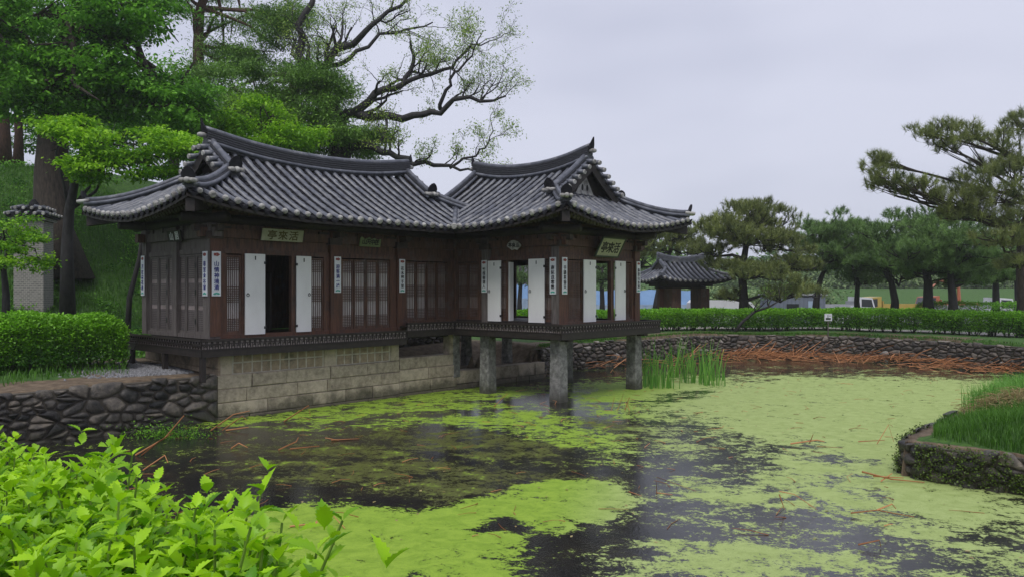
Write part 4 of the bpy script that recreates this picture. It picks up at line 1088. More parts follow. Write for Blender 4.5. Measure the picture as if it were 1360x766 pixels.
for s in (1, -1):
    mb = MB(); mb.box(s * 1.25 - .12, s * 1.25 + .12, -.12, .12, 0, 2.35); mb.build('post', M['woodred'], GT)
    mb = MB(); mb.box(min(s * 1.15, s * .62), max(s * 1.15, s * .62), -.95, .0, .05, 2.0); mb.build('door_leaf', M['wood'], GT)
mb = MB(); mb.box(-1.5, 1.5, -.14, .14, 1.98, 2.3); mb.box(-1.4, -1.1, -.9, .9, 2.1, 2.35); mb.box(1.1, 1.4, -.9, .9, 2.1, 2.35); mb.box(-1.6, 1.6, -.95, -.8, 2.2, 2.42); mb.box(-1.6, 1.6, .8, .95, 2.2, 2.42); mb.build('lintel', M['wooddark'], GT)

cp_ = px(45, 387, 24.5)
CH = empty('chimney', (cp_[0], cp_[1], 1.9), R(12), label='grey brick chimney with a small tiled cap on the slope behind the small tree', cat='chimney')
def brick_mat():
    m, t, p, o = nt('grey_brick'); N = t.nodes.new; Lk = t.links.new
    tc = N('ShaderNodeTexCoord'); sp = N('ShaderNodeSeparateXYZ'); cb = N('ShaderNodeCombineXYZ'); ad = N('ShaderNodeMath')
    Lk(tc.outputs['Object'], sp.inputs[0]); Lk(sp.outputs[0], ad.inputs[0]); Lk(sp.outputs[1], ad.inputs[1]); Lk(ad.outputs[0], cb.inputs[0]); Lk(sp.outputs[2], cb.inputs[1])
    b = N('ShaderNodeTexBrick'); b.inputs['Scale'].default_value = 4.2; b.inputs['Color1'].default_value = (.24, .23, .21, 1); b.inputs['Color2'].default_value = (.16, .155, .145, 1); b.inputs['Mortar'].default_value = (.36, .34, .30, 1); b.inputs['Mortar Size'].default_value = .03
    Lk(cb.outputs[0], b.inputs['Vector']); Lk(b.outputs[0], p.inputs['Base Color']); p.inputs['Roughness'].default_value = .9; return m
M['brick'] = brick_mat()
mb = MB(); mb.box(-.42, .42, -.42, .42, -1.2, 3.15); mb.build('brick_shaft', M['brick'], CH)
mb = MB(); mb.box(-.5, .5, -.5, .5, 3.15, 3.25); mb.build('brick_collar', M['brick'], CH)
tb, cpm, dk = MB(), MB(), MB()
for lvl, (hw_, z_) in enumerate(((.58, 3.30), (.44, 3.48))):
    dk.box(-hw_, hw_, -hw_, hw_, z_ - .06, z_ + .06)
    for sx_ in (0, 1, 2, 3):
        for q_ in np.linspace(-hw_ + .09, hw_ - .09, 5 - lvl):
            a_ = sx_ * math.pi / 2; f_ = lambda n_, q2: (math.cos(a_) * n_ - math.sin(a_) * q2, math.sin(a_) * n_ + math.cos(a_) * q2)
            p0, p1, p2 = f_(hw_ - .3, q_), f_(hw_ + .05, q_), f_(hw_ + .085, q_)
            tb.tube([(*p0, z_ + .13), (*p1, z_ + .05)], .055, 7); cpm.tube([(*p1, z_ + .05), (*p2, z_ + .045)], [.058, .045], 8)
dk.build('cap_slab', M['tiledark'], CH); tb.build('cover_tiles', M['tile'], CH, True); cpm.build('tile_end_caps', M['lime'], CH)
mb = MB(); mb.tube([(0, 0, 3.5), (0, 0, 3.72), (0, 0, 3.85)], [.2, .14, .05], 10); mb.build('knob', M['tiledark'], CH, True)

# ------------------------------------------------------------------ foliage builders
def rot_frames(n, up=.5, r=rng):
    "random orthonormal frames, normals biased upwards"
    nrm = r.normal(size=(n, 3)); nrm[:, 2] = np.abs(nrm[:, 2]) + up; nrm /= np.linalg.norm(nrm, axis=1)[:, None]
    t = r.normal(size=(n, 3)); t -= nrm * (t * nrm).sum(1)[:, None]; t /= np.linalg.norm(t, axis=1)[:, None]
    return nrm, t, np.cross(nrm, t)
def leaf_quads(P, size, up=.5, droop=0, r=rng, asp=.55):
    n = len(P); nrm, t, b = rot_frames(n, up, r); s = size * r.uniform(.65, 1.35, n)[:, None]
    t = t + np.array([0, 0, -droop]); 
    v0 = P; v1 = P + t * s * .5 + b * s * asp * .5; v2 = P + t * s - nrm * s * .12; v3 = P + t * s * .5 - b * s * asp * .5
    V = np.stack([v0, v1, v2, v3], 1).reshape(-1, 3); Fc = np.arange(4 * n).reshape(n, 4)
    return V, Fc
def clump_points(blobs, per, nsub, sub_r, r=rng, shell=.55):
    "leaf positions: blobs split into sprays, sprays into leaves; returns points and tones"
    out, tone = [], []
    for (c, rad, wgt) in blobs:
        k = max(3, int(nsub * wgt)); d = r.normal(size=(k, 3)); d /= np.linalg.norm(d, axis=1)[:, None]
        q = r.uniform(.02, 1, k) ** (1 / 2.3) * (1 + np.abs(r.normal(0, .14, k))); cc = np.array(c) + d * q[:, None] * np.array(rad)
        kk = int(per); tn = r.uniform(.0, .8, k) + r.uniform(0, .3)
        pts = cc[:, None, :] + r.normal(size=(k, kk, 3)) * np.array([sub_r, sub_r, sub_r * .32]) * r.uniform(.5, 1.5, (k, 1, 1))
        out.append(pts.reshape(-1, 3)); tone.append(np.repeat(tn, kk) + r.normal(0, .13, k * kk))
    return np.concatenate(out), np.clip(np.concatenate(tone), 0, 1)

def branch(mb, tips, p, d, L, r, lvl, rnd, wig=.25, up=.08, nchild=(2, 4), spread=.75, minr=.008, sides=5):
    n = 5; pts = [p.copy()]; rr = [r]; q = p.copy(); dd = d.normalized()
    for i in range(n):
        dd = (dd + Vector((rnd.gauss(0, wig), rnd.gauss(0, wig), rnd.gauss(0, wig) + up))).normalized()
        q = q + dd * (L / n); pts.append(q.copy()); rr.append(max(minr * .7, r * (1 - .62 * (i + 1) / n)))
    mb.tube(pts, rr, sides if lvl > 1 else 3, False)
    if lvl <= 0: tips.append(pts[-1]); tips.append(pts[3]); return
    for k in range(rnd.randint(*nchild) + 1):
        i = rnd.randint(2, n); ax = Vector((rnd.gauss(0, 1), rnd.gauss(0, 1), rnd.gauss(0, 1))).normalized()
        nd = (dd + ax * spread).normalized()
        branch(mb, tips, pts[i], nd, L * rnd.uniform(.5, .75), max(minr, rr[i] * rnd.uniform(.5, .75)), lvl - 1, rnd, wig, up, nchild, spread, minr, sides)
    tips.append(pts[-1])

def tree(name, base, trunk_pts, trunk_r, blobs, leafm, label, cat='tree', leaf=.1, per=26, nsub=300, sub_r=.22, barkm='bark', limbs=14, group=None, seed=1, up=.5, asp=.6, lean_to=None):
    r = np.random.default_rng(seed); rnd = random.Random(seed)
    T = empty(name, base, 0, label=label, cat=cat, group=group); B = Vector(base)
    mb = MB(); tp = [Vector(p) - B for p in trunk_pts]
    n = len(tp); mb.tube(tp, [trunk_r * f for f in ([1.5 if trunk_r < .5 else 2.1] + [1.0 - .5 * i / max(1, n - 2) for i in range(n - 1)])], 10)
    for k in range(limbs):
        c, rad, _ = blobs[k % len(blobs)]
        tgt = Vector(c) - B + Vector((rnd.uniform(-.6, .6) * rad[0], rnd.uniform(-.6, .6) * rad[1], rnd.uniform(-.5, .6) * rad[2]))
        i = rnd.randint(max(1, n // 2), n - 1); s = tp[i]; mid = (s + tgt) / 2 + Vector((rnd.gauss(0, .3), rnd.gauss(0, .3), rnd.uniform(0, .5)))
        m1 = (s + mid) / 2 + Vector((rnd.gauss(0, .12), rnd.gauss(0, .12), rnd.gauss(0, .12)))
        mb.tube([s, m1, mid, tgt], [trunk_r * .36, trunk_r * .27, trunk_r * .2, trunk_r * .07], 6)
        for q in range(3):
            e = mid.lerp(tgt, rnd.random()); d2 = Vector((rnd.gauss(0, 1), rnd.gauss(0, 1), rnd.gauss(.3, .6))).normalized()
            mb.tube([e, e + d2 * rad[0] * .25, e + d2 * rad[0] * .5], [trunk_r * .12, trunk_r * .08, trunk_r * .03], 4)
    mb.build('trunk', M[barkm], T, True)
    bl = []
    for c, rad, w in blobs:
        for j in range(6):
            d_ = r.normal(size=3); d_ /= np.linalg.norm(d_); f_ = r.uniform(.35, .62)
            bl.append(((c[0] - B.x + d_[0] * rad[0] * .72, c[1] - B.y + d_[1] * rad[1] * .72, c[2] - B.z + d_[2] * rad[2] * .75), (rad[0] * f_, rad[1] * f_, rad[2] * f_ * .8), w / 6))
    P, tn = clump_points(bl, per, nsub * .62, sub_r, r)
    V, Fc = leaf_quads(P, leaf, up + .5, .25, r, asp)
    mesh_np('crown', V, Fc, M[leafm], T, False, tn)
    return T

def pxb(x, y, Z, rx, ry, rz=None, w=1):
    "a crown lobe given by its place and half sizes seen from the bank, rz deep"
    k = Z / F; return (px(x, y, Z), (rx * k, (rz if rz else rx * k), ry * k), w)

# ------------------------------------------------------------------ trees on the hill, left
def G(x, Z): X = (x - 680) / F * Z; return (X, Z, gh(X, Z) - .1)
b0 = G(72, 27)
tree('maple_tree', b0, [b0, px(70, 300, 27), px(68, 230, 27), px(72, 160, 27), px(80, 90, 27), px(95, 20, 27)], .62,
     [pxb(40, 40, 26, 90, 55, 2.2), pxb(150, 30, 27, 100, 50, 2.4), pxb(90, 110, 26, 95, 40, 2.2, .9), pxb(200, 100, 27, 80, 45, 2.2), pxb(10, 110, 26, 60, 40, 2), pxb(230, 150, 27, 55, 30, 1.6, .6), pxb(150, 140, 27, 70, 30, 2, .7), pxb(100, -40, 27, 140, 45, 2.5)],
     'mapleleaf', 'huge dark green maple with a flared trunk on the grassy hill at upper left', leaf=.15, per=30, nsub=520, sub_r=.24, seed=4, limbs=24)
b0 = G(90, 23.5)
tree('young_maple_tree', b0, [b0, px(89, 330, 23.5), px(92, 280, 23.5), px(100, 240, 23.2), px(125, 205, 23)], .17,
     [pxb(105, 175, 22.6, 45, 16, .9, .8), pxb(160, 190, 22.4, 60, 24, 1.0), pxb(215, 195, 22.6, 48, 22, 1.0, .8), pxb(135, 225, 22.5, 45, 18, .9, .7), pxb(200, 222, 22.6, 45, 16, .8, .6), pxb(90, 165, 22.8, 30, 10, .6, .3)],
     'brightleaf', 'young maple with fresh yellow green leaves reaching over the left roof corner', leaf=.12, per=24, nsub=260, sub_r=.16, seed=5, barkm='barkwet', limbs=12)
b0 = G(8, 34)
for i, (x, Z, lb) in enumerate(((4, 34, 'thick red brown pine trunk at the left edge of the hilltop'), (24, 36, 'thinner red brown pine trunk standing beside the thick one on the hilltop'))):
    b0 = G(x, Z)
    tree('hilltop_pine', b0, [b0, px(x + 1, 180, Z), px(x - 3, 90, Z), px(x, 0, Z)], .27 if i == 0 else .18, [pxb(x + 10, -10 + 40 * i, Z, 90, 50, 2.5), pxb(x + 40, 60, Z, 80, 40, 2.5)], 'mapleleaf', lb, leaf=.15, per=20, nsub=260, sub_r=.3, seed=8 + i, barkm='barkred', limbs=8)
b0 = G(263, 38)
tree('red_pine', b0, [b0, px(262, 200, 38), px(264, 100, 38), px(263, 60, 38), px(266, 10, 38), px(290, -40, 38)], .33,
     [pxb(330, 20, 38, 70, 25, 2.2), pxb(390, 45, 38, 45, 40, 2.0), pxb(250, -5, 38, 60, 18, 2.0), pxb(300, 85, 38, 60, 30, 2), pxb(365, 80, 38, 50, 30, 2)],
     'oliveleaf', 'tall pine with a bare red trunk piece showing against the sky behind the maple', leaf=.17, per=26, nsub=420, sub_r=.32, seed=12, barkm='barkred', limbs=12, asp=.25)
b0 = G(400, 35)
tree('zelkova_tree', b0, [b0, px(400, 250, 35), px(395, 190, 35), px(392, 140, 35), px(390, 100, 35)], .4,
     [pxb(330, 120, 34, 55, 35, 2), pxb(400, 125, 34, 60, 38, 2.2), pxb(455, 165, 34, 55, 40, 2), pxb(395, 175, 34, 65, 32, 2), pxb(490, 190, 34, 30, 22, 1.2, .4), pxb(330, 165, 35, 60, 30, 2, .8), pxb(280, 120, 36, 50, 50, 2, .8), pxb(440, 120, 34, 30, 20, 1.2, .4)],
     'oliveleaf', 'dense olive green tree behind the left roof ridge', leaf=.15, per=30, nsub=620, sub_r=.3, seed=14, limbs=16, asp=.35)
b0 = G(350, 30)
tree('spring_tree', b0, [b0, px(352, 240, 30), px(350, 200, 30), px(355, 165, 30)], .16,
     [pxb(345, 165, 29.6, 45, 25, 1.2), pxb(390, 180, 29.6, 40, 22, 1.2), pxb(310, 180, 29.6, 35, 22, 1.0), pxb(370, 200, 29.6, 60, 16, 1.2, .8), pxb(340, 140, 29.6, 25, 16, .9, .4)],
     'brightleaf', 'rounded light green tree just behind the left roof ridge', leaf=.13, per=22, nsub=230, sub_r=.2, seed=15, limbs=10)
# far filler behind the maple
for i, (x, y, Z, lb) in enumerate(((-60, 110, 42, 'dark tree on the hill beyond the left edge pines'), (110, 170, 44, 'dark tree behind the flared maple trunk'), (230, 175, 43, 'dark tree on the hill directly behind the left roof corner'))):
    b0 = G(x, Z)
    tree('hill_tree', b0, [b0, px(x, y + 60, Z), px(x + 3, y, Z), px(x, y - 60, Z)], .3, [pxb(x, y - 40, Z, 90, 60, 3), pxb(x - 50, y, Z, 60, 35, 2.4), pxb(x + 50, y - 10, Z, 60, 40, 2.4)],
         'mapleleaf', lb, leaf=.2, per=22, nsub=260, sub_r=.4, seed=20 + i, group='dark trees at the back of the hill')
# small tree in front of the chimney
b0 = G(8, 20)
tree('small_tree', b0, [b0, px(8, 390, 20), px(5, 360, 20), px(10, 330, 20)], .09, [pxb(12, 305, 20, 30, 22, .7), pxb(40, 325, 20, 26, 14, .6, .6), pxb(15, 350, 20, 45, 16, .8, .9), pxb(52, 345, 20, 16, 8, .4, .3)],
     'brightleaf', 'small leafy tree in front of the brick chimney at the left edge', leaf=.075, per=22, nsub=150, sub_r=.10, seed=30, barkm='barkwet', limbs=8)
# slender leaning trunk beside the pavilion
b0 = G(168, 22)
T = empty('leaning_sapling', b0, label='thin bare dark trunk leaning beside the left end wall', cat='tree')
mb = MB(); q0 = Vector(b0); mb.tube([Vector((0, 0, 0)), Vector(px(172, 395, 22)) - q0, Vector(px(185, 345, 22)) - q0, Vector(px(191, 300, 22)) - q0, Vector(px(205, 262, 22)) - q0], [.09, .075, .065, .05, .03], 7); mb.build('trunk', M['barkwet'], T, True)

# the big tree with nearly bare limbs
def bare_tree():
    b0 = G(445, 34); B = Vector(b0)
    T = empty('old_zelkova', b0, label='huge old tree with dark spreading nearly bare limbs and sparse spring leaves above the roofs', cat='tree')
    mb = MB(); tips = []; rnd = random.Random(21)
    def limb(pts, r0, r1, kids, lvl, klen):
        P = [Vector(px(x, y, z)) - B for x, y, z in pts]
        # resample with wiggle
        Q = []
        for i in range(len(P) - 1):
            for k in range(3): Q.append(P[i].lerp(P[i + 1], k / 3) + Vector((rnd.gauss(0, .06), rnd.gauss(0, .06), rnd.gauss(0, .06))))
        Q.append(P[-1]); n = len(Q); rr = [r0 + (r1 - r0) * i / (n - 1) for i in range(n)]
        mb.tube(Q, rr, 8)
        for k in range(kids):
            i = rnd.randint(n // 5, n - 1); d = (Q[min(i + 1, n - 1)] - Q[i - 1]).normalized()
            nd = (d * .7 + Vector((rnd.gauss(0, .7), rnd.gauss(0, .6), rnd.gauss(.25, .6)))).normalized()
            branch(mb, tips, Q[i], nd, klen * rnd.uniform(.6, 1.2), max(.022, rr[i] * .5), lvl, rnd, .24, .05, (2, 3), .8, .0085)
        tips.append(Q[-1])
    limb([(445, 330, 34), (450, 250, 34), (452, 200, 34), (448, 165, 34)], .55, .42, 0, 1, 1)
    limb([(448, 165, 34), (435, 130, 34), (412, 105, 34.5), (398, 72, 35), (402, 35, 35), (418, -10, 35)], .34, .12, 5, 2, 1.9)
    limb([(412, 108, 34.5), (430, 92, 34), (448, 68, 33.6), (478, 52, 33.3), (505, 28, 33), (545, -5, 33)], .24, .06, 9, 2, 1.7)
    limb([(430, 92, 34), (460, 80, 34), (500, 50, 34.5), (540, 40, 35), (575, 30, 35)], .12, .03, 7, 2, 1.4)
    limb([(448, 165, 34), (470, 150, 33.5), (500, 155, 33), (550, 157, 32.5), (585, 148, 32.3), (612, 130, 32), (650, 133, 32), (672, 128, 32)], .24, .035, 12, 2, 1.5)
    limb([(470, 150, 33.5), (500, 125, 33), (535, 112, 33), (548, 85, 33), (545, 55, 33)], .2, .05, 9, 2, 1.5)
    limb([(535, 112, 33), (570, 98, 32.8), (600, 92, 32.6), (625, 60, 32.5), (650, 55, 32.5)], .11, .025, 9, 2, 1.3)
    limb([(585, 148, 32.3), (592, 120, 32), (605, 95, 31.8), (628, 75, 31.7), (640, 45, 31.6)], .09, .02, 8, 2, 1.2)
    limb([(452, 200, 34), (490, 192, 33), (520, 203, 32.5), (552, 215, 32), (585, 218, 32), (612, 224, 32), (640, 230, 32)], .18, .03, 7, 2, 1.1)
    limb([(600, 222, 32), (625, 208, 32), (645, 196, 32), (655, 175, 32)], .06, .02, 7, 2, .9)
    mb.build('trunk', M['barkwet'], T, True)
    r = np.random.default_rng(3); tp = np.array([tuple(t) for t in tips]); 
    # leaves in tufts, more at the outer right
    w = r.random(len(tp)); sel = tp[w < .75]
    P = (sel[:, None, :] + r.normal(size=(len(sel), 11, 3)) * .13).reshape(-1, 3)
    V, Fc = leaf_quads(P, .085, .3, .2, r, .5)
    mesh_np('crown', V, Fc, M['springleaf'], T, False, np.repeat(r.random(len(sel)), 11))
bare_tree()

# ------------------------------------------------------------------ pines on the right
def needles(P, D, length, width, per, r, spread=.62):
    n = len(P); k = n * per
    c = np.repeat(P, per, 0); ax = np.repeat(D, per, 0)
    d = ax + r.normal(size=(k, 3)) * spread; d /= np.linalg.norm(d, axis=1)[:, None]
    s = np.cross(d, r.normal(size=(k, 3))); s /= np.linalg.norm(s, axis=1)[:, None]
    L = length * r.uniform(.7, 1.2, k)[:, None]; off = np.repeat(r.uniform(-.5, .5, (n, 1)) * D * length, per, 0) * 0
    st = c + ax * length * r.uniform(-.6, .3, (k, 1))
    V = np.stack([st - s * width / 2, st + s * width / 2, st + d * L], 1).reshape(-1, 3)
    return V, np.arange(3 * k).reshape(k, 3)
def pine(base, trunk_pts, tr, pads, label, needle='pine', nl=.14, nw=.013, per=18, dens=55, seed=1, barkm='barkwet', group=None, name='pine_tree', cat='pine'):
    "pads: list of (centre, (rx, ry, rz)); limbs run from the trunk to each pad and branch under it"
    r = np.random.default_rng(seed); rnd = random.Random(seed); B = Vector(base)
    T = empty(name, base, label=label, cat=cat, group=group); mb = MB()
    tp = [Vector(p) - B for p in trunk_pts]; n = len(tp)
    mb.tube(tp, [tr * 1.25] + [tr * (1 - .62 * i / (n - 1)) for i in range(1, n)], 9)
    PP, DD, TT = [], [], []
    big_ = pads; pads = []
    for c, rad in big_:
        c = Vector(c) - B; rx_ = rad[0]
        st_ = min(tp[1:], key=lambda q: (q - c).length + max(0, q.z - c.z) * 2)
        a1 = st_.lerp(c, .35) + Vector((rnd.gauss(0, .15), rnd.gauss(0, .15), rnd.gauss(-.05, .08))) * rx_; a2 = st_.lerp(c, .7) + Vector((rnd.gauss(0, .15), rnd.gauss(0, .15), rnd.gauss(-.15, .08))) * rx_
        ce = c - Vector((0, 0, rad[2] * .35)); mb.tube([st_, st_.lerp(a1, .5) + Vector((0, 0, rnd.gauss(0, .05))), a1, a2, ce], [tr * .42, tr * .36, tr * .3, tr * .22, tr * .09], 6)
        k_ = 9
        for j in range(k_):
            a_ = j * 2.4 + rnd.uniform(-.4, .4); q_ = math.sqrt((j + .3) / k_) * .9; f_ = rnd.uniform(.30, .52)
            pc = Vector((c.x + math.cos(a_) * q_ * rad[0], c.y + math.sin(a_) * q_ * rad[1], c.z + rad[2] * rnd.uniform(-.8, .95) * (1 - .5 * q_ * q_)))
            o_ = a2.lerp(ce, rnd.random()) if rnd.random() < .75 else a1.lerp(a2, rnd.random())
            mb.tube([o_, o_.lerp(pc, .5) + Vector((rnd.gauss(0, .06), rnd.gauss(0, .06), -.06)) * rx_, pc - Vector((0, 0, rad[2] * .2))], [tr * .13, tr * .09, tr * .035], 5)
            pads.append((pc, (rad[0] * f_, rad[1] * f_, rad[2] * rnd.uniform(.42, .7)), o_))
    for c, rad, m2 in pads:
        rad = Vector(rad)
        k = max(10, int(dens * rad.x * rad.y * math.pi))
        ang = r.uniform(0, 6.283, k); q = np.sqrt(r.uniform(0, 1, k)) * (1 + r.normal(0, .12, k))
        dx, dy = np.cos(ang) * q, np.sin(ang) * q
        top = np.sqrt(np.clip(1 - np.minimum(q, 1) ** 2, 0, 1)); u = r.uniform(-.5, 1, k)
        pos = np.stack([c.x + dx * rad.x, c.y + dy * rad.y, c.z + rad.z * (top * u * .9) + r.normal(0, .06, k) * rad.x], 1)
        # lumps: drop tufts where a coarse noise is low, so the pad has gaps
        lum = vnoise(pos[:, 0] * 2.6 / max(rad.x, .5), pos[:, 1] * 2.6 / max(rad.y, .5) + pos[:, 2] * 4, 1.6, seed * 7 + len(PP))
        keep_ = lum > -.4; pos, dx, dy = pos[keep_], dx[keep_], dy[keep_]
        dr = np.stack([dx * .7, dy * .7, np.full(len(dx), 1.0)], 1) + r.normal(0, .25, (len(dx), 3)); dr /= np.linalg.norm(dr, axis=1)[:, None]
        PP.append(pos); DD.append(dr); TT.append(np.clip(.5 + .35 * lum[keep_] + r.normal(0, .18, len(dx)), 0, 1))
        for j in range(max(2, int(k / 30))):
            i = rnd.randrange(len(pos)); e = Vector(pos[i]); st = m2.lerp(c - Vector((0, 0, rad.z * .5)), rnd.random())
            mb.tube([st, st.lerp(e, .5) + Vector((0, 0, -.12 * rad.x)), e], [tr * .11, tr * .075, .01], 4, False)
    mb.build('trunk', M[barkm], T, True)
    P, D, t_ = np.concatenate(PP), np.concatenate(DD), np.concatenate(TT)
    V, Fc = needles(P, D, nl, nw, per, r); mesh_np('crown', V, Fc, M[needle], T, False, np.repeat(t_, per))
    return T
def pad(x, y, Z, rx, ry, depth=None, f=1.3): k = Z / F; return (px(x, y, Z), (rx * k * 1.08, depth or rx * k * .9, ry * k * f))
def Gb(x, Z): X = (x - 680) / F * Z; return (X, Z, gh(X, Z) - .1)
# centre pine behind the hedge
b0 = Gb(988, 38)
pine(b0, [b0, px(988, 400, 38), px(986, 370, 38), px(988, 345, 38), px(992, 320, 38), px(1000, 295, 38)], .26,
     [pad(985, 290, 38, 50, 16), pad(950, 305, 37.5, 36, 15), pad(1025, 300, 38.4, 36, 15), pad(990, 318, 37.4, 52, 14), pad(938, 325, 38.5, 32, 12), pad(1040, 322, 38, 38, 14), pad(1000, 278, 38.6, 38, 9), pad(1008, 362, 36.5, 50, 12), pad(1050, 350, 37.5, 36, 13), pad(958, 350, 38.6, 26, 8), pad(968, 392, 38, 18, 7), pad(1050, 385, 37, 44, 12)],
     'broad rounded brownish green pine right of the tiled gate', 'pinebrown', .25, .021, 30, 26, 41)
b0 = Gb(868, 46)
pine(b0, [b0, px(872, 400, 46), px(880, 360, 46), px(890, 335, 46), px(895, 315, 46)], .2,
     [pad(900, 308, 46, 40, 14), pad(868, 322, 46, 32, 12), pad(915, 330, 46.6, 28, 12), pad(850, 345, 46, 24, 12), pad(880, 300, 47, 25, 9), pad(935, 345, 47, 18, 10), pad(840, 325, 47, 20, 12)],
     'thin pine partly hidden behind the gate roof', 'pinebrown', .30, .026, 30, 22, 43)
b0 = Gb(800, 50)
pine(b0, [b0, px(800, 400, 50), px(799, 370, 50), px(800, 350, 50)], .2, [pad(800, 355, 50, 34, 14), pad(780, 372, 50, 26, 10), pad(825, 365, 50, 30, 12)], 'pine seen through the open doors under the big plaque', 'pinefar', .18, .03, 14, 40, 44)
b0 = Gb(690, 52)
pine(b0, [b0, px(690, 400, 52), px(692, 370, 52), px(690, 350, 52)], .2, [pad(694, 360, 52, 34, 16), pad(675, 372, 52, 30, 10)], 'pine seen through the open doors of the side face', 'pinefar', .18, .03, 14, 40, 45)
# row of pines beyond the hedge
spec = [
 (1082, 44, 1098, [(1085, 310, 26, 11), (1105, 300, 30, 12), (1070, 325, 20, 9), (1120, 315, 28, 12), (1098, 335, 36, 11), (1078, 355, 34, 9), (1125, 345, 30, 11)], 'leftmost pine of the row beyond the far hedge', .17),
 (1140, 46, 1130, [(1135, 318, 28, 12), (1155, 335, 30, 12), (1125, 360, 30, 10), (1150, 372, 30, 9)], 'thin straight pine second in the row beyond the hedge', .15),
 (1186, 42, 1170, [(1170, 315, 30, 12), (1195, 330, 36, 14), (1160, 350, 32, 12), (1200, 360, 40, 12), (1180, 340, 36, 12)], 'pine with curving forked trunk in the middle of the row', .19),
 (1234, 40, 1228, [(1215, 298, 34, 13), (1245, 305, 34, 14), (1230, 325, 42, 14), (1205, 345, 36, 12), (1255, 345, 36, 14), (1232, 362, 40, 10)], 'upright pine with a thick straight trunk in the row', .24),
 (1267, 39, 1262, [(1270, 315, 36, 15), (1290, 335, 38, 15), (1262, 350, 38, 12), (1300, 365, 34, 12), (1275, 375, 30, 8)], 'pine right of the thick trunked one with a dark low crown', .2),
 (1322, 43, 1318, [(1320, 330, 34, 15), (1335, 350, 34, 14), (1305, 365, 34, 12), (1345, 370, 30, 12)], 'pine near the right end of the row behind the hedge', .18),
 (1350, 50, 1345, [(1345, 310, 30, 14), (1365, 335, 36, 16), (1340, 360, 34, 12)], 'rearmost pine at the right edge beyond the hedge', .18)]
for i, (x, Z, x2, pads, lb, tr) in enumerate(spec):
    b0 = Gb(x, Z); rnd = random.Random(i)
    ymin = min(p[1] for p in pads)
    tp = [b0, px(x + rnd.uniform(-3, 3), 400, Z), px(x * .7 + x2 * .3 + rnd.uniform(-3, 3), 375, Z), px(x2, 350, Z), px(x2 + rnd.uniform(-6, 6), ymin + 12, Z)]
    pine(b0, tp, tr * 1.25, [pad(p[0], p[1] - 5, Z + rnd.uniform(-1.3, 1.3), p[2] * 1.2, p[3] * 1.05) for p in pads], lb, 'pinefar', .27, .026, 32, 22, 50 + i, group='row of pines beyond the hedge')
# near pine entering from the right
b0 = Gb(1358, 31)
pine(b0, [b0, px(1357, 400, 31), px(1355, 350, 31), px(1356, 310, 31), px(1368, 270, 31), px(1385, 220, 31), px(1395, 170, 31)], .2,
     [pad(1165, 232, 29, 24, 12), pad(1190, 246, 29, 36, 11), pad(1225, 250, 29.3, 30, 10), pad(1168, 212, 29.2, 12, 7), pad(1240, 172, 29, 30, 12), pad(1258, 190, 29, 26, 10), pad(1285, 175, 29.5, 22, 11), pad(1325, 190, 30, 34, 14), pad(1350, 165, 30, 26, 14),
      pad(1300, 232, 29.5, 42, 14), pad(1345, 225, 30, 36, 16), pad(1272, 262, 29.5, 36, 12), pad(1320, 262, 29.5, 46, 18), pad(1290, 283, 29.4, 30, 10), pad(1350, 290, 30, 40, 18), pad(1330, 318, 29, 40, 8), pad(1350, 350, 29.5, 34, 8), pad(1265, 285, 29.5, 24, 8)],
     'large brownish pine spreading long needled branches into the picture from the right', 'pinebrown', .25, .0145, 34, 27, 71, 'bark')

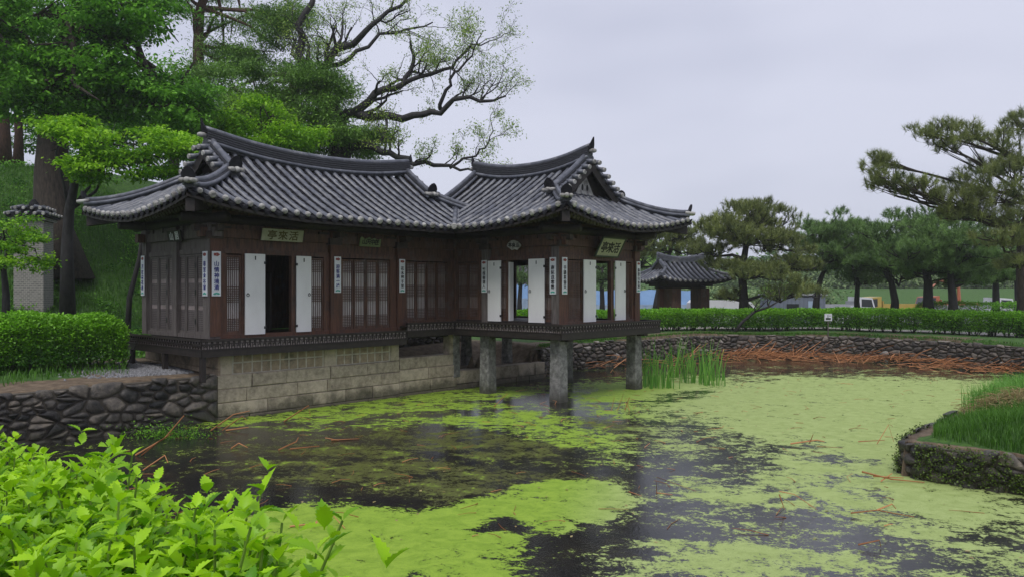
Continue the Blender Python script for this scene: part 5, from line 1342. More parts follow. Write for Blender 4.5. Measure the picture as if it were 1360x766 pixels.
# ------------------------------------------------------------------ hedges
def hedge(name, pts, width, h, label, leaf, n, stems, seed, leafm='hedge', z_extra=0, lowgap=.3):
    r = np.random.default_rng(seed); rnd = random.Random(seed)
    P = [Vector((x, y, gh(x, y))) for x, y in pts]; seg = [(P[i], P[i + 1], (P[i + 1] - P[i]).length) for i in range(len(P) - 1)]; tot = sum(s[2] for s in seg)
    B = P[0]; T = empty(name, B, label=label, cat='hedge')
    d = r.uniform(0, tot, n); u = r.uniform(-1, 1, n); v = r.random(n)
    # bias to the shell: top and faces
    kind = r.random(n)
    u = np.where(kind < .42, np.sign(u) * (1 - np.abs(r.normal(0, .10, n))), u); v = np.where((kind > .42) & (kind < .80), 1 - np.abs(r.normal(0, .06, n)), v)
    v = np.where(r.random(n) < .75, lowgap + (1 - lowgap) * v, v)
    # thin out low leaves
    kp = (v > lowgap) | (r.random(n) < .35); d, u, v = d[kp], u[kp], v[kp]; n = len(d)
    X = np.empty((n, 3)); acc = 0
    for p, q, l in seg:
        m = (d >= acc) & (d <= acc + l); t = ((d[m] - acc) / l)[:, None]
        tx = (q - p) / l; nn = np.array([-tx.y, tx.x, 0])
        X[m] = np.array(p) * (1 - t) + np.array(q) * t + nn * (u[m] * width / 2)[:, None]; acc += l
    edge_ = np.clip(1 - np.minimum(d, tot - d) / .55, 0, 1) ** 2; rnd_c = (np.abs(u) ** 4) * .20 * h + edge_ * .28 * h
    X[:, 2] += v * (h - rnd_c) * (1 + .05 * vnoise(X[:, 0], X[:, 1], 2.5, seed)) + z_extra
    X[:, :2] += (vnoise(X[:, 0] * 1.0, X[:, 1] + X[:, 2], 3, seed + 1) * .05)[:, None]
    X += r.normal(0, .02, X.shape)
    V, Fc = leaf_quads(X - np.array(B), leaf, .6, -.15, r, .6)
    tone = np.clip(.12 + .72 * v ** 2 + r.normal(0, .2, n), 0, 1)  # top highlight painted in: leaf tone brightens with height
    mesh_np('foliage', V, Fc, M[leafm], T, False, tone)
    mb = MB()
    for k in range(stems):
        dd = rnd.uniform(0, tot)
        for p, q, l in seg:
            if dd <= l: break
            dd -= l
        b = p.lerp(q, min(1, dd / l)) - B; tx = (q - p) / l; b += Vector((-tx.y, tx.x, 0)) * rnd.uniform(-.32, .32) * width
        b.z -= .05
        for j in range(3):
            e = b + Vector((rnd.uniform(-.3, .3), rnd.uniform(-.3, .3), h * rnd.uniform(.6, .9))); m_ = b.lerp(e, .45) + Vector((rnd.uniform(-.06, .06), rnd.uniform(-.06, .06), 0))
            mb.tube([b, m_, e], [.022, .017, .008], 5, False)
    mb.build('stems', M['barkwet'], T, True)
    return T
lh = [(-13.5, 15.2), (-11.3, 16.5), (-9.0, 17.9)]
hedge('clipped_hedge', lh, 1.5, 1.25, 'clipped bright green hedge on the left bank above the dark stone wall', .06, 60000, 30, 81, lowgap=.2)
fhp = [(-3, 34.5), (3.0, 33.2), (7.0, 34.8), (11, 35.6), (14.5, 34.6), (17.2, 32.6), (20.5, 29.6), (24, 26)]
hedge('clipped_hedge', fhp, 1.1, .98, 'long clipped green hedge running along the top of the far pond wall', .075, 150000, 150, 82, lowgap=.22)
hedge('clipped_hedge', [(21.5, 41), (27, 39.5), (33, 37)], 1.0, 1.25, 'short darker hedge behind the long one below the right hand pines', .09, 16000, 12, 83, 'mapleleaf')
# bare twisted shrub leaning over the hedge
b0 = (9.85, 34.3, gh(9.85, 34.3)); T = empty('twisted_shrub', b0, label='bare twisted dark shrub leaning to the right in front of the far hedge', cat='shrub')
mb = MB(); tips = []; rnd = random.Random(6)
q = [Vector((0, 0, -.1)), Vector((.35, -.1, .45)), Vector((.9, -.2, .95)), Vector((1.5, -.25, 1.15)), Vector((2.0, -.3, 1.45))]
mb.tube(q, [.09, .07, .055, .045, .02], 7)
for i in (1, 2, 2, 3, 3, 4): branch(mb, tips, q[i], Vector((rnd.uniform(-.6, 1), rnd.uniform(-.5, .3), rnd.uniform(.3, 1))), .9, .03, 2, rnd, .35, .05, (1, 2), .8)
mb.build('trunk', M['barkwet'], T, True)
P = (np.array([tuple(t) for t in tips])[:, None, :] + np.random.default_rng(2).normal(size=(len(tips), 4, 3)) * .08).reshape(-1, 3)
V, Fc = leaf_quads(P, .06); mesh_np('foliage', V, Fc, M['oliveleaf'], T, False, np.random.default_rng(2).random(len(P)))
# little sign on the hedge
sp = px(1100, 421, 32.6); T = empty('small_sign', (sp[0], sp[1], gh(sp[0], sp[1])), R(-8), label='little white notice on a stick in front of the far hedge', cat='sign')
zc = sp[2] - gh(sp[0], sp[1])
mb = MB(); mb.box(-.15, .15, -.01, .01, zc - .15, zc + .15); mb.build('board', M['boardwhite'], T)
mb = MB(); mb.box(-.02, .02, .012, .04, -.05, zc + .1); mb.build('stake', M['woodgrey'], T)
mb = MB(); mb.box(-.10, .10, -.013, -.0105, zc - .11, zc - .02); mb.box(-.03, .0, -.013, -.0105, zc - .02, zc + .10); mb.box(.03, .10, -.013, -.0105, zc + .05, zc + .07); mb.build('marks', M['framegreen'], T)

# ------------------------------------------------------------------ island on the right
ISL = [IW(0, 0), IW(8.5, 0), IW(8.5, 7), IW(0, 7)]
def isl_h(X, Y):
    d = -sdist(X, Y, ISL) + .10 * vnoise(X, Y, 2.2, 31)
    return np.where(d < .05, -.5, .52 + .46 * sst(d, .2, 3.0) + .10 * sst(d, .2, .9) + .03 * vnoise(X, Y, 4, 33))
iv, if_ = grid_mesh(np.arange(4.5, 18.5, .12), np.arange(6, 20, .12), isl_h)
kp = (iv[if_][:, :, 2] > -.6).all(1) & ((-sdist(iv[:, 0], iv[:, 1], ISL))[if_] > -.12).all(1); if_ = if_[kp]
us = np.unique(if_); rm = -np.ones(len(iv), int); rm[us] = np.arange(len(us)); iv = iv[us]; if_ = rm[if_]
io = mesh_np('island_ground', iv, if_, M['ground'], smooth=True, kind='structure')
dd_ = -sdist(iv[:, 0], iv[:, 1], ISL); at = io.data.attributes.new('grassy', 'FLOAT', 'POINT'); at.data.foreach_set('value', (.25 + .8 * sst(dd_, .1, .5)).astype(np.float32))
rock_wall('island_stone_edging', [IW(8.5, -.0), IW(.3, -.0), IW(.0, .3), IW(-.02, 7)], -.1, .53, .34, .10, M['stoneL'], 'mossy dark stone edging of the grassy island at the right', 17, 'stone edging')
def blades(P, L, w, r, lean=.5, tonev=None):
    n = len(P); th = r.uniform(0, 6.283, n); d = np.stack([np.cos(th), np.sin(th), np.zeros(n)], 1); s = np.stack([-np.sin(th), np.cos(th), np.zeros(n)], 1)
    LL = (L * r.uniform(.55, 1.2, n))[:, None]; ln = (lean * r.uniform(.1, 1.2, n))[:, None]; up = np.array([0, 0, 1.0])
    v = [P - s * w / 2, P + s * w / 2, P + up * LL * .55 + d * LL * ln * .25 + s * w * .38, P + up * LL * .55 + d * LL * ln * .25 - s * w * .38]
    m = P + up * LL * (1 - .3 * ln) + d * LL * ln
    V = np.stack(v + [m], 1).reshape(-1, 3); i = np.arange(n)[:, None] * 5
    F1 = np.concatenate([i + 0, i + 1, i + 2, i + 3], 1); F2 = np.concatenate([i + 3, i + 2, i + 4, i + 4], 1)
    tri = np.concatenate([i + 3, i + 2, i + 4], 1)
    # two triangles + tip as triangles
    Fc = np.concatenate([np.concatenate([i, i + 1, i + 2], 1), np.concatenate([i, i + 2, i + 3], 1), tri])
    return V, Fc
def grass(name, pts, L, w, material, seed, lean=.5, **k):
    r = np.random.default_rng(seed); V, Fc = blades(pts, L, w, r, lean); n = len(pts)
    t = np.clip(r.normal(.5, .2, n), 0, 1); return mesh_np(name, V, Fc, material, None, False, np.concatenate([t, t, t]), **k)
r = np.random.default_rng(90)
A_, B_ = r.uniform(0, 8.4, 60000), r.uniform(0, 6.8, 60000); X = ISL_K[0] + A_ * UX + B_ * UY; Y = ISL_K[1] + A_ * UY - B_ * UX
dd_ = -sdist(X, Y, ISL); kp = (dd_ > .30 + .22 * vnoise(X, Y, 1.5, 34)) & (X / np.maximum(Y, .1) < .80); X, Y = X[kp], Y[kp]
grass('island_grass', np.stack([X, Y, isl_h(X, Y) - .01], 1), .22, .010, M['grass'], 91, .6, label='tufty green grass covering the island top', cat='grass', kind='stuff')
# coarse taller grass at the back and a heap of straw
cc = [px(1338, 505, 15.5), px(1360, 492, 16.5), px(1345, 488, 17.5), px(1375, 500, 15)]
P = np.concatenate([np.array([c[0], c[1], 0]) + r.normal(size=(1400, 3)) * [.7, .5, 0] for c in cc]); P[:, 2] = isl_h(P[:, 0], P[:, 1]); P = P[P[:, 2] > 0]
grass('island_tall_grass', P, .5, .014, M['reedgreen'], 92, .8, label='taller blue green grass clump on the crest of the island', cat='grass', kind='stuff')
STRAW = px(1345, 520, 14.3)
# trailing weeds over the edging
P = []
for k in range(7000):
    if r.random() < .75: x, y = IW(.05 - abs(r.normal(0, .05)), r.uniform(.3, 4.5))
    else: x, y = IW(r.uniform(.2, 2), .02 - abs(r.normal(0, .05)))
    t_ = r.random(); x0, y0 = x, y
    P.append((x - UX * .12, y - UY * .10, .04 + .54 * t_ * (1 if vnoise(np.array([x * 3]), np.array([y * 3]), 1.3, 8)[0] > -.3 else .5)))
V, Fc = leaf_quads(np.array(P), .034, .3, .2, r, .7); mesh_np('edging_weeds', V, Fc, M['mossleaf'], None, False, r.random(len(P)), label='low green weeds growing over the island stones', cat='weeds', kind='stuff')

# ------------------------------------------------------------------ grass and weeds on the left bank, hill grass
n = 120000; X = r.uniform(-24, -6, n); Y = r.uniform(14, 34, n); sd = sdist(X, Y, POND)
ga = (X - CX) * UX + (Y - CY) * UY; gb = -(X - CX) * UY + (Y - CY) * UX
kp = (sd > .9 + .6 * vnoise(X, Y, 1.2, 40)) & ~((ga > -8.6) & (gb > 2.4) & (gb < 9)) & (X / Y > -.74) & (r.random(n) < np.where(sd < 3, .35, 1))
X, Y = X[kp], Y[kp]
grass('hill_grass', np.stack([X, Y, ground_h(X, Y) - .01], 1), .22, .016, M['grass'], 95, .7, label='dark green grass on the slope behind the left hedge', cat='grass', kind='stuff')
def weeds(name, c, rad, n, L, w, m, seed, lean, **k):
    r = np.random.default_rng(seed); P = np.array([c[0], c[1], 0]) + r.normal(size=(n, 3)) * [rad[0], rad[1], 0]; P[:, 2] = c[2]; return grass(name, P, L, w, m, seed, lean, **k)
c = px(225, 585, 14.9)
V, Fc = leaf_quads(np.array([c[0] + .0, c[1], .0]) + np.abs(r.normal(size=(1500, 3))) * [.0, .0, .13] + r.normal(size=(1500, 3)) * [.42, .14, .02], .038, .5, 0, r)
mesh_np('bank_weeds', V, Fc, M['hedge'], None, False, r.random(1500), label='green weeds at the foot of the dark stone wall beside the footing', cat='weeds', kind='stuff')
# ferny strip on top of far wall
n = 9000; t = r.random(n); idx = r.integers(0, len(fw) - 2, n); fa = np.array(fw); Pp = fa[idx] * (1 - t[:, None]) + fa[idx + 1] * t[:, None]; Pp += r.normal(0, .12, Pp.shape) + np.array([0, .35])
P = np.stack([Pp[:, 0], Pp[:, 1], ground_h(Pp[:, 0], Pp[:, 1])], 1); P = P[P[:, 2] > .8]
grass('verge_grass', P, .12, .015, M['grass'], 97, .8, label='thin grass verge between far wall and hedge', cat='grass', kind='stuff')
# gravel under the left end of the building
r = np.random.default_rng(99); mb = MB()
for k in range(2600):
    a = -8.2 + r.normal(0, .55); b = 4.5 + abs(r.normal(0, 1.5)); x, y, _ = BW(a, b)
    if a > -7.4 or sdist(np.array([x]), np.array([y]), POND)[0] < .5: continue
    z = gh(x, y); s = r.uniform(.014, .034); v = [(x + s * r.uniform(-1, 1) + ex * s, y + s * r.uniform(-.5, .5) + ey * s, z + ez * s) for ex, ey, ez in ((-1, -1, 0), (1, -1, 0), (1, 1, .1), (-1, 1, 0), (0, 0, 1.3))]
    mb.add(v, [(0, 1, 4), (1, 2, 4), (2, 3, 4), (3, 0, 4)])
mb.build('gravel', mat('gravel_grey', (.30, .30, .31), (.09, .09, .095), rough=.8, scale=25, bump=0), None, label='pale grey gravel under the left end of the pavilion', cat='gravel', kind='stuff')

# ------------------------------------------------------------------ reeds
def cattail(c, n, rad, h, label, seed):
    r = np.random.default_rng(seed); B = (c[0], c[1], 0)
    P = r.normal(size=(n, 3)) * [rad, rad * .8, 0]; P[:, 2] = -.05
    V, Fc = [], []
    for i in range(n):
        L = h * r.uniform(.4, 1.1); th = r.uniform(0, 6.28); ln = r.uniform(.04, .4); w = r.uniform(.012, .024); b = len(V)
        d = np.array([math.cos(th), math.sin(th), 0]); s = np.array([-math.sin(th + 1), math.cos(th + 1), 0])
        for k, t in enumerate((0, .3, .6, .85, 1)):
            p = P[i] + d * ln * L * t ** 2.2 + np.array([0, 0, L * (t - .12 * ln * t ** 3)]); ww = w * (1 - .85 * t ** 2)
            V += [p - s * ww, p + s * ww]
        for k in range(4): Fc.append((b + 2 * k, b + 2 * k + 1, b + 2 * k + 3, b + 2 * k + 2))
    o = mesh_np('cattail_clump', V, Fc, M['reedgreen'], None, False, np.repeat(r.random(n), 4)); o.location = B
    return tag(o, label, 'reeds', 'green cattails in the pond')
for i, (x, y, n, h, lb) in enumerate(((862, 512, 34, 1.5, 'tall green cattail clump right beside the right stone pillar'), (876, 515, 30, 1.35, 'green cattail clump second from the right stone pillar'), (895, 500, 30, 1.45, 'green cattail clump at the back in the middle of the bed'), (922, 508, 30, 1.2, 'green cattail clump in front near the middle of the bed'),
                                       (945, 512, 26, 1.15, 'outermost front green cattail clump on the open pond side'), (938, 497, 30, 1.3, 'green cattail clump at the back right of the bed'), (912, 492, 26, 1.2, 'green cattail clump farthest back by the dry reeds'), (952, 505, 16, 1.0, 'small green cattail clump at the right edge of the bed'))):
    Z = EYE * F / (y - 387); cattail(px(x, y, Z), int(n * 1.25), .2, h, lb, 200 + i)

def sticks(name, segs, rad, m, r, **k):
    V, Fc, tn = [], [], []
    for pts in segs:
        b = len(V); t = r.random(); n = len(pts); rr = rad * r.uniform(.7, 1.3)
        for i, p in enumerate(pts):
            q = pts[min(i + 1, n - 1)]; p0 = pts[max(i - 1, 0)]; d = np.array(q) - np.array(p0); d /= (np.linalg.norm(d) + 1e-9)
            x = np.cross(d, (0, 0, 1)) if abs(d[2]) < .9 else np.cross(d, (1, 0, 0)); x /= np.linalg.norm(x) + 1e-9; y = np.cross(d, x); s = rr * (1 - .5 * i / max(1, n - 1))
            for a in (0, 2.09, 4.19): V.append(np.array(p) + x * s * math.cos(a) + y * s * math.sin(a))
        for i in range(n - 1):
            for a in range(3): Fc.append((b + 3 * i + a, b + 3 * i + (a + 1) % 3, b + 3 * i + 3 + (a + 1) % 3, b + 3 * i + 3 + a)); tn.append(t)
    return mesh_np(name, V, Fc, m, None, False, tn, **k)
r = np.random.default_rng(300); segs = []
for k in range(700):
    i = r.integers(1, len(fw) - 2); 
    if i < 3 and r.random() < .6: continue
    t = r.random(); p = fa[i] * (1 - t) + fa[i + 1] * t; d = fa[i + 1] - fa[i]; d /= np.linalg.norm(d); nn = np.array([d[1], -d[0]])
    off = .2 + abs(r.normal(0, .8)) ; 
    if off > 3: continue
    x, y = p + nn * off; th = r.normal(math.atan2(d[1], d[0]), .95); L = r.uniform(.35, 1.1); rise = r.normal(0, .12) if r.random() < .8 else r.uniform(.2, .7)
    z = .02 + abs(r.normal(0, .06)) * (1.4 if off < 1.5 else .3) + max(0, .12 * (1.2 - off))
    a = np.array([x, y, z]); e = a + np.array([math.cos(th) * L, math.sin(th) * L, max(rise * L, -z)]); m_ = (a + e) / 2 + [0, 0, abs(r.normal(0, .05))]
    segs.append([a, m_, e])
sticks('dry_reeds', segs, .015, M['reeddry'], r, label='belt of fallen orange brown dry reeds along the far wall', cat='dry reeds', kind='stuff')
segs = []
for k in range(430):
    x = r.uniform(-7, 15); y = r.uniform(8.5, 29)
    if sdist(np.array([x]), np.array([y]), POND)[0] > -.3 or sdist(np.array([x]), np.array([y]), ISL)[0] < .3: continue
    th = r.uniform(0, 6.28); L = r.uniform(.06, .45); a = np.array([x, y, .004]); m_ = a + [math.cos(th) * L * .5, math.sin(th) * L * .5, r.uniform(0, .22 * L) if r.random() < .3 else r.uniform(0, .03)]; e = m_ + [math.cos(th + r.normal(0, .5)) * L * .5, math.sin(th) * L * .5, 0]; segs.append([a, m_, e])
sticks('floating_twigs', segs, .006, M['reeddry'], r, label='small broken brown twigs scattered over the duckweed', cat='twigs', kind='stuff')
# floating leaves
n = 420; X = r.uniform(-7, 16, n); Y = r.uniform(8, 30, n); kp = (sdist(X, Y, POND) < -.3) & (sdist(X, Y, ISL) > .3); X, Y = X[kp], Y[kp]
V, Fc = leaf_quads(np.stack([X, Y, np.full(len(X), .008)], 1), .055, 30, 0, r, .6); mesh_np('floating_leaves', V, Fc, M['straw'], None, False, r.random(len(X)), label='tiny pale leaves floating on the pond', cat='leaves', kind='stuff')
n = 900; X = r.uniform(-7, 16, n); Y = r.uniform(8, 26, n); kp = (sdist(X, Y, POND) < -.3) & (sdist(X, Y, ISL) > .3); X, Y = X[kp], Y[kp]
V, Fc = leaf_quads(np.stack([X, Y, np.full(len(X), .007)], 1), .035, 30, 0, r, .5); mesh_np('floating_debris', V, Fc, M['bark'], None, False, r.random(len(X)), label='small dark bits of debris on the duckweed', cat='debris', kind='stuff')
# straw heap on the island
r = np.random.default_rng(93); segs = []
for k in range(1500):
    q = r.normal(size=2) * .5; 
    if np.hypot(*q) > 1.1: continue
    x, y = STRAW[0] + .25 + q[0] * 1.1, STRAW[1] + q[1]; z = float(isl_h(np.array([x]), np.array([y]))[0]) + .03 + .26 * max(0, 1 - (q @ q)) * r.random() ** .5; th = r.uniform(0, 6.28); L = r.uniform(.08, .22)
    a = np.array([x, y, z]); segs.append([a, a + [math.cos(th) * L, math.sin(th) * L, r.normal(0, .04)], a + [math.cos(th + .4) * 2 * L, math.sin(th + .4) * 2 * L, -.03 + r.normal(0, .03)]])
sticks('straw_heap', segs, .006, M['straw'], r, label='heap of dry cut straw lying on the island grass', cat='straw', kind='stuff')
# bigger stalks one can pick out
def stalk(x, y, pts, label, rad=.013, m='reeddry'):
    Z = EYE * F / (y - 387); c = px(x, y, Z); k = Z / F
    segs = [[np.array([dx * k, dz_ * k, max(dy * k, .012)]) for dx, dy, dz_ in pl] for pl in pts]
    o = sticks('reed_stalk', segs, rad, M[m], np.random.default_rng(int(x)), label=label, cat='reed stalk', group='broken reed stalks lying on the pond'); o.location = (c[0], c[1], 0)
stalk(200, 605, [[(-20, 0, 0), (15, 22, 8), (40, 52, 10)], [(-12, 0, 0), (12, 20, 0), (34, 32, -10)]], 'pair of long orange reed stalks sticking up beside the dark stone wall', .018)
stalk(205, 628, [[(-15, 4, 0), (14, 24, 0), (18, 14, 0)]], 'orange stalk bent at its tip just behind the leafy bush', .018)
stalk(300, 572, [[(-20, 0, 0), (10, 22, 0), (30, 26, 5)], [(-5, 0, 0), (22, 20, 0), (28, 14, 0)], [(0, 0, 0), (30, 5, 0)]], 'tangle of orange stalks where the cut stone footing meets the water', .016)
stalk(385, 560, [[(-8, 0, 0), (25, 22, 0), (27, 8, 0)]], 'orange stalk folded sharply beside the moss in front of the footing', .016)
stalk(385, 598, [[(-15, 0, 0), (3, 8, 20), (3, 12, 30)], [(0, 2, 0), (38, 5, 6)]], 'crossed orange stalks in the dark water left of centre', .015)
stalk(315, 596, [[(-8, 0, 0), (2, 8, 0), (14, 2, 0)]], 'small orange stalk bent into a peak in the left dark water', .013)
stalk(440, 585, [[(-8, 4, 0), (10, 0, 0)], [(0, 0, 0), (35, 1, 10)]], 'short orange stalk lying left of the olive algae', .013)
stalk(415, 700, [[(-30, 0, 0), (10, 6, 0), (25, 22, 6)], [(0, 0, 0), (15, 18, 20), (45, 0, -8)]], 'cluster of rusty stalks on the bright green mat by the bush', .011)
stalk(880, 655, [[(-8, 0, 0), (-8, 22, 0), (45, 3, 0)]], 'thin grey stalk bent over the pale sheet right of the middle mat', .009)
stalk(1060, 680, [[(-25, 28, 0), (-5, 24, 0), (25, 4, 0)], [(-25, 24, 0), (-18, 4, 0)]], 'dark arched stalk on the pale sheet at lower right', .010)
stalk(1075, 592, [[(-25, 3, 0), (10, 8, 0), (20, 6, 0)], [(0, 4, 0), (5, 16, 0)]], 'orange brown stalk lying on the pale duckweed at centre right', .014)
stalk(1160, 685, [[(-30, 4, 0), (5, 8, 0), (50, 0, -8)], [(5, 8, 0), (25, 16, 0), (30, 10, 0)]], 'long orange stalk with a kink in front of the island', .012)
stalk(1160, 727, [[(-20, 4, 0), (8, 10, 0), (10, 0, 0)]], 'short orange stalk with an upright bend at the bottom right', .012)
stalk(1190, 640, [[(-45, 14, 0), (-5, 4, 0), (35, 0, -5)], [(-30, 8, 0), (10, 6, 0)], [(-20, 0, 0), (-5, 12, 0)]], 'heap of orange stalks against the island corner', .014)
stalk(830, 545, [[(-18, 0, 0), (-14, 18, 0)], [(-10, 0, 0), (-2, 22, 0), (6, 6, 0)], [(0, 0, 0), (6, 18, 0)], [(6, 0, 0), (0, 12, 0)]], 'tuft of short upright straw stalks in front of the right pillar', .012)
stalk(1175, 590, [[(-10, 0, 0), (5, 26, 0), (12, 4, 0)], [(-35, 4, 0), (0, 6, 0)]], 'dead stalk bent into an arch left of the island', .012)
stalk(668, 540, [[(-12, 0, 0), (6, 18, 0)]], 'single pale stalk leaning between two stone pillars', .012)

# ------------------------------------------------------------------ foreground bush
def bush():
    r = np.random.default_rng(400); B = np.array([-1.2, 1.6, 1.0])
    T = empty('leafy_bush', tuple(B), label='bright yellow green leafy bush filling the lower left corner', cat='bush')
    # leaf outline with toothed edge: half profile along the midrib
    us = np.array([0, .08, .2, .32, .36, .48, .52, .64, .68, .80, .84, 1.0]); hw = np.array([.02, .03, .16, .26, .20, .285, .205, .245, .145, .165, .075, 0])
    K = len(us)
    proto = []
    for u_, h_ in zip(us, hw): proto += [(u_, -h_, h_ * .45), (u_, 0, 0), (u_, h_, h_ * .45)]
    proto = np.array(proto); proto[:, 2] -= proto[:, 0] ** 2 * .22
    pf = []
    for i in range(K - 1):
        for k in (0, 1): pf.append((3 * i + k, 3 * i + k + 1, 3 * i + 4 + k, 3 * i + 3 + k))
    pf = np.array(pf)
    VV, FF, TT = [], [], []; cnt = 0; mb = MB()
    e0, e1 = np.array([-2.45, 3.45]), np.array([-.44, 1.55]); ed = (e1 - e0) / np.linalg.norm(e1 - e0); en = np.array([ed[1], -ed[0]])  # en: towards the pond (right/back)
    if en[0] < 0: en = -en
    shoots = []
    for k in range(6200):
        t = r.uniform(-.35, 1.55); dn = -abs(r.uniform(0, 1)) * 1.9
        p = e0 + ed * t * np.linalg.norm(e1 - e0) + en * dn
        if p[1] < .55 or math.hypot(p[0], p[1]) < .95: continue
        if p[0] / p[1] < -1.1 or p[0] / p[1] > -.275: continue
        shoots.append((p, dn))
    for p, dn in shoots:
        top = 2.285 + .06 * math.sin(p[0] * 5 + p[1] * 3) + r.normal(0, .035) - (.10 if dn > -.08 else 0) + (.07 if r.random() < .03 else 0)
        lean = en * r.uniform(-.05, .12) + r.normal(0, .05, 2)
        ht = r.uniform(.34, .5); b = np.array([p[0], p[1], top - ht]); e = np.array([p[0] + lean[0], p[1] + lean[1], top])
        if r.random() < .5: mb.tube([tuple(b - B), tuple(e - B)], [.0045, .0025], 4, False)
        nn = int(ht / .038); az = r.uniform(0, 6.28)
        for j in range(nn):
            f = (j + 1) / nn; c = b + (e - b) * f; az += 1.57 + r.normal(0, .25)
            sz = (.080 - .034 * f ** 3) * r.uniform(.75, 1.2)
            for sd in (0, math.pi):
                a = az + sd; el = R(8 + 38 * f ** 2 + r.normal(0, 16))
                X = np.array([math.cos(a) * math.cos(el), math.sin(a) * math.cos(el), math.sin(el)]); Y = np.array([-math.sin(a), math.cos(a), 0]); Y = Y + np.array([0, 0, r.normal(0, .25)]); Y /= np.linalg.norm(Y); Zv = np.cross(X, Y)
                VV.append((c - B) + sz * (proto[:, :1] * X + proto[:, 1:2] * Y + proto[:, 2:] * Zv)); FF.append(pf + cnt); cnt += len(proto)
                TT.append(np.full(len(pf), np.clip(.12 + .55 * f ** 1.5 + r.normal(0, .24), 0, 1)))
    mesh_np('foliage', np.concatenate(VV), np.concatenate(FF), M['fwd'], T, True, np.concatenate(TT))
    mb.build('stems', M['youngstem'], T)
bush()

# ------------------------------------------------------------------ things beyond the hedge
def paint(name, c, rough=.35): return mat(name, c, tuple(x * .85 for x in c), rough=rough, scale=2, bump=0, spec=.5)
M['white'] = paint('white_paint', (.72, .73, .74)); M['glass'] = paint('dark_glass', (.03, .035, .04), .1); M['rubber'] = paint('tyre', (.02, .02, .02), .8)
M['yellow'] = paint('yellow_paint', (.50, .36, .07)); M['orange'] = paint('orange_paint', (.45, .14, .06)); M['silver'] = paint('silver_paint', (.40, .41, .43)); M['greywall'] = paint('grey_cladding', (.19, .22, .27), .6)
M['blue'] = mat('blue_tarpaulin', (.16, .28, .46), (.12, .22, .38), rough=.5, scale=1.2, bump=.3); M['paleblue'] = mat('pale_blue_sheet', (.42, .52, .62), (.30, .41, .54), rough=.6, scale=1.5, bump=.3)
def wheels(T, xs, w, rr, z=None):
    for x in xs:
        for s in (-1, 1):
            mb = MB(); mb.tube([(x, s * (w / 2 - .11), rr), (x, s * (w / 2 + .02), rr)], rr, 16); o = mb.build('wheel', M['rubber'], T)
            mb = MB(); mb.tube([(x, s * (w / 2 + .021), rr), (x, s * (w / 2 + .03), rr)], rr * .55, 12); mb.build('rim', M['silver'], o)
def car(X, Y, rz, m, label, van=False):
    T = empty('parked_van' if van else 'parked_car', (X, Y, gh(X, Y)), rz, label=label, cat='van' if van else 'car', group='vehicles parked beyond the hedge')
    if van: prof = [(-2.4, .35), (2.35, .35), (2.45, .8), (2.2, 1.15), (1.5, 1.95), (1.2, 2.05), (-2.2, 2.1), (-2.4, 1.9)]; win = [(1.35, 1.85), (1.95, 1.2), (.9, 1.2), (.9, 1.85)]; w = .92
    else: prof = [(-2.25, .35), (2.2, .35), (2.3, .7), (2.1, .88), (1.1, .98), (.45, 1.42), (-.9, 1.48), (-1.7, 1.05), (-2.2, .98), (-2.3, .7)]; win = [(.95, 1.0), (.42, 1.36), (-.85, 1.42), (-1.5, 1.04)]; w = .88
    mb = MB(); n = len(prof)
    for s, ins in ((-w, 0), (w, 0)):
        for x, z in prof: mb.v.append((x, s * (1 - .14 * max(0, z - .9)), z))
    mb.f += [tuple(range(n))[::-1], tuple(range(n, 2 * n))] + [(i, (i + 1) % n, n + (i + 1) % n, n + i) for i in range(n)]
    mb.build('body', M[m], T)
    mb = MB()
    for s in (-1, 1): mb.add([(x, s * (w * (1 - .14 * max(0, z - .9)) + .006), z) for x, z in win], [tuple(range(len(win)))])
    i = 3 if van else 4
    p0, p1 = prof[i], prof[i + 1]; q = lambda t: (p0[0] + (p1[0] - p0[0]) * t + .012, p0[1] + (p1[1] - p0[1]) * t + .012)
    a, b = q(.08), q(.92); mb.add([(a[0], -.72, a[1]), (a[0], .72, a[1]), (b[0], .66, b[1]), (b[0], -.66, b[1])], [(0, 1, 2, 3)]); mb.build('windows', M['glass'], T)
    wheels(T, (-1.45, 1.45), 2 * w, .33)
    mb = MB(); 
    for s in (-.65, .65): mb.box(prof[2][0] - .06, prof[2][0] + .03, s - .14, s + .14, .62, .76)
    mb.build('headlight', M['silver'], T)
    return T
def at_(x, Z): return (x - 680) / F * Z, Z
car(*at_(963, 52), R(8), 'white', 'white van roof showing over the hedge between gate and pine', True)
car(*at_(1207, 54), R(5), 'silver', 'pale car behind the hedge under the forked pine')
car(*at_(1335, 52), R(-4), 'white', 'white car behind the hedge at the far right')
car(*at_(1095, 60), R(10), 'white', 'white car behind the hedge beside the little notice')
car(*at_(1150, 66), R(0), 'silver', 'silver car parked farther back left of the yellow truck')
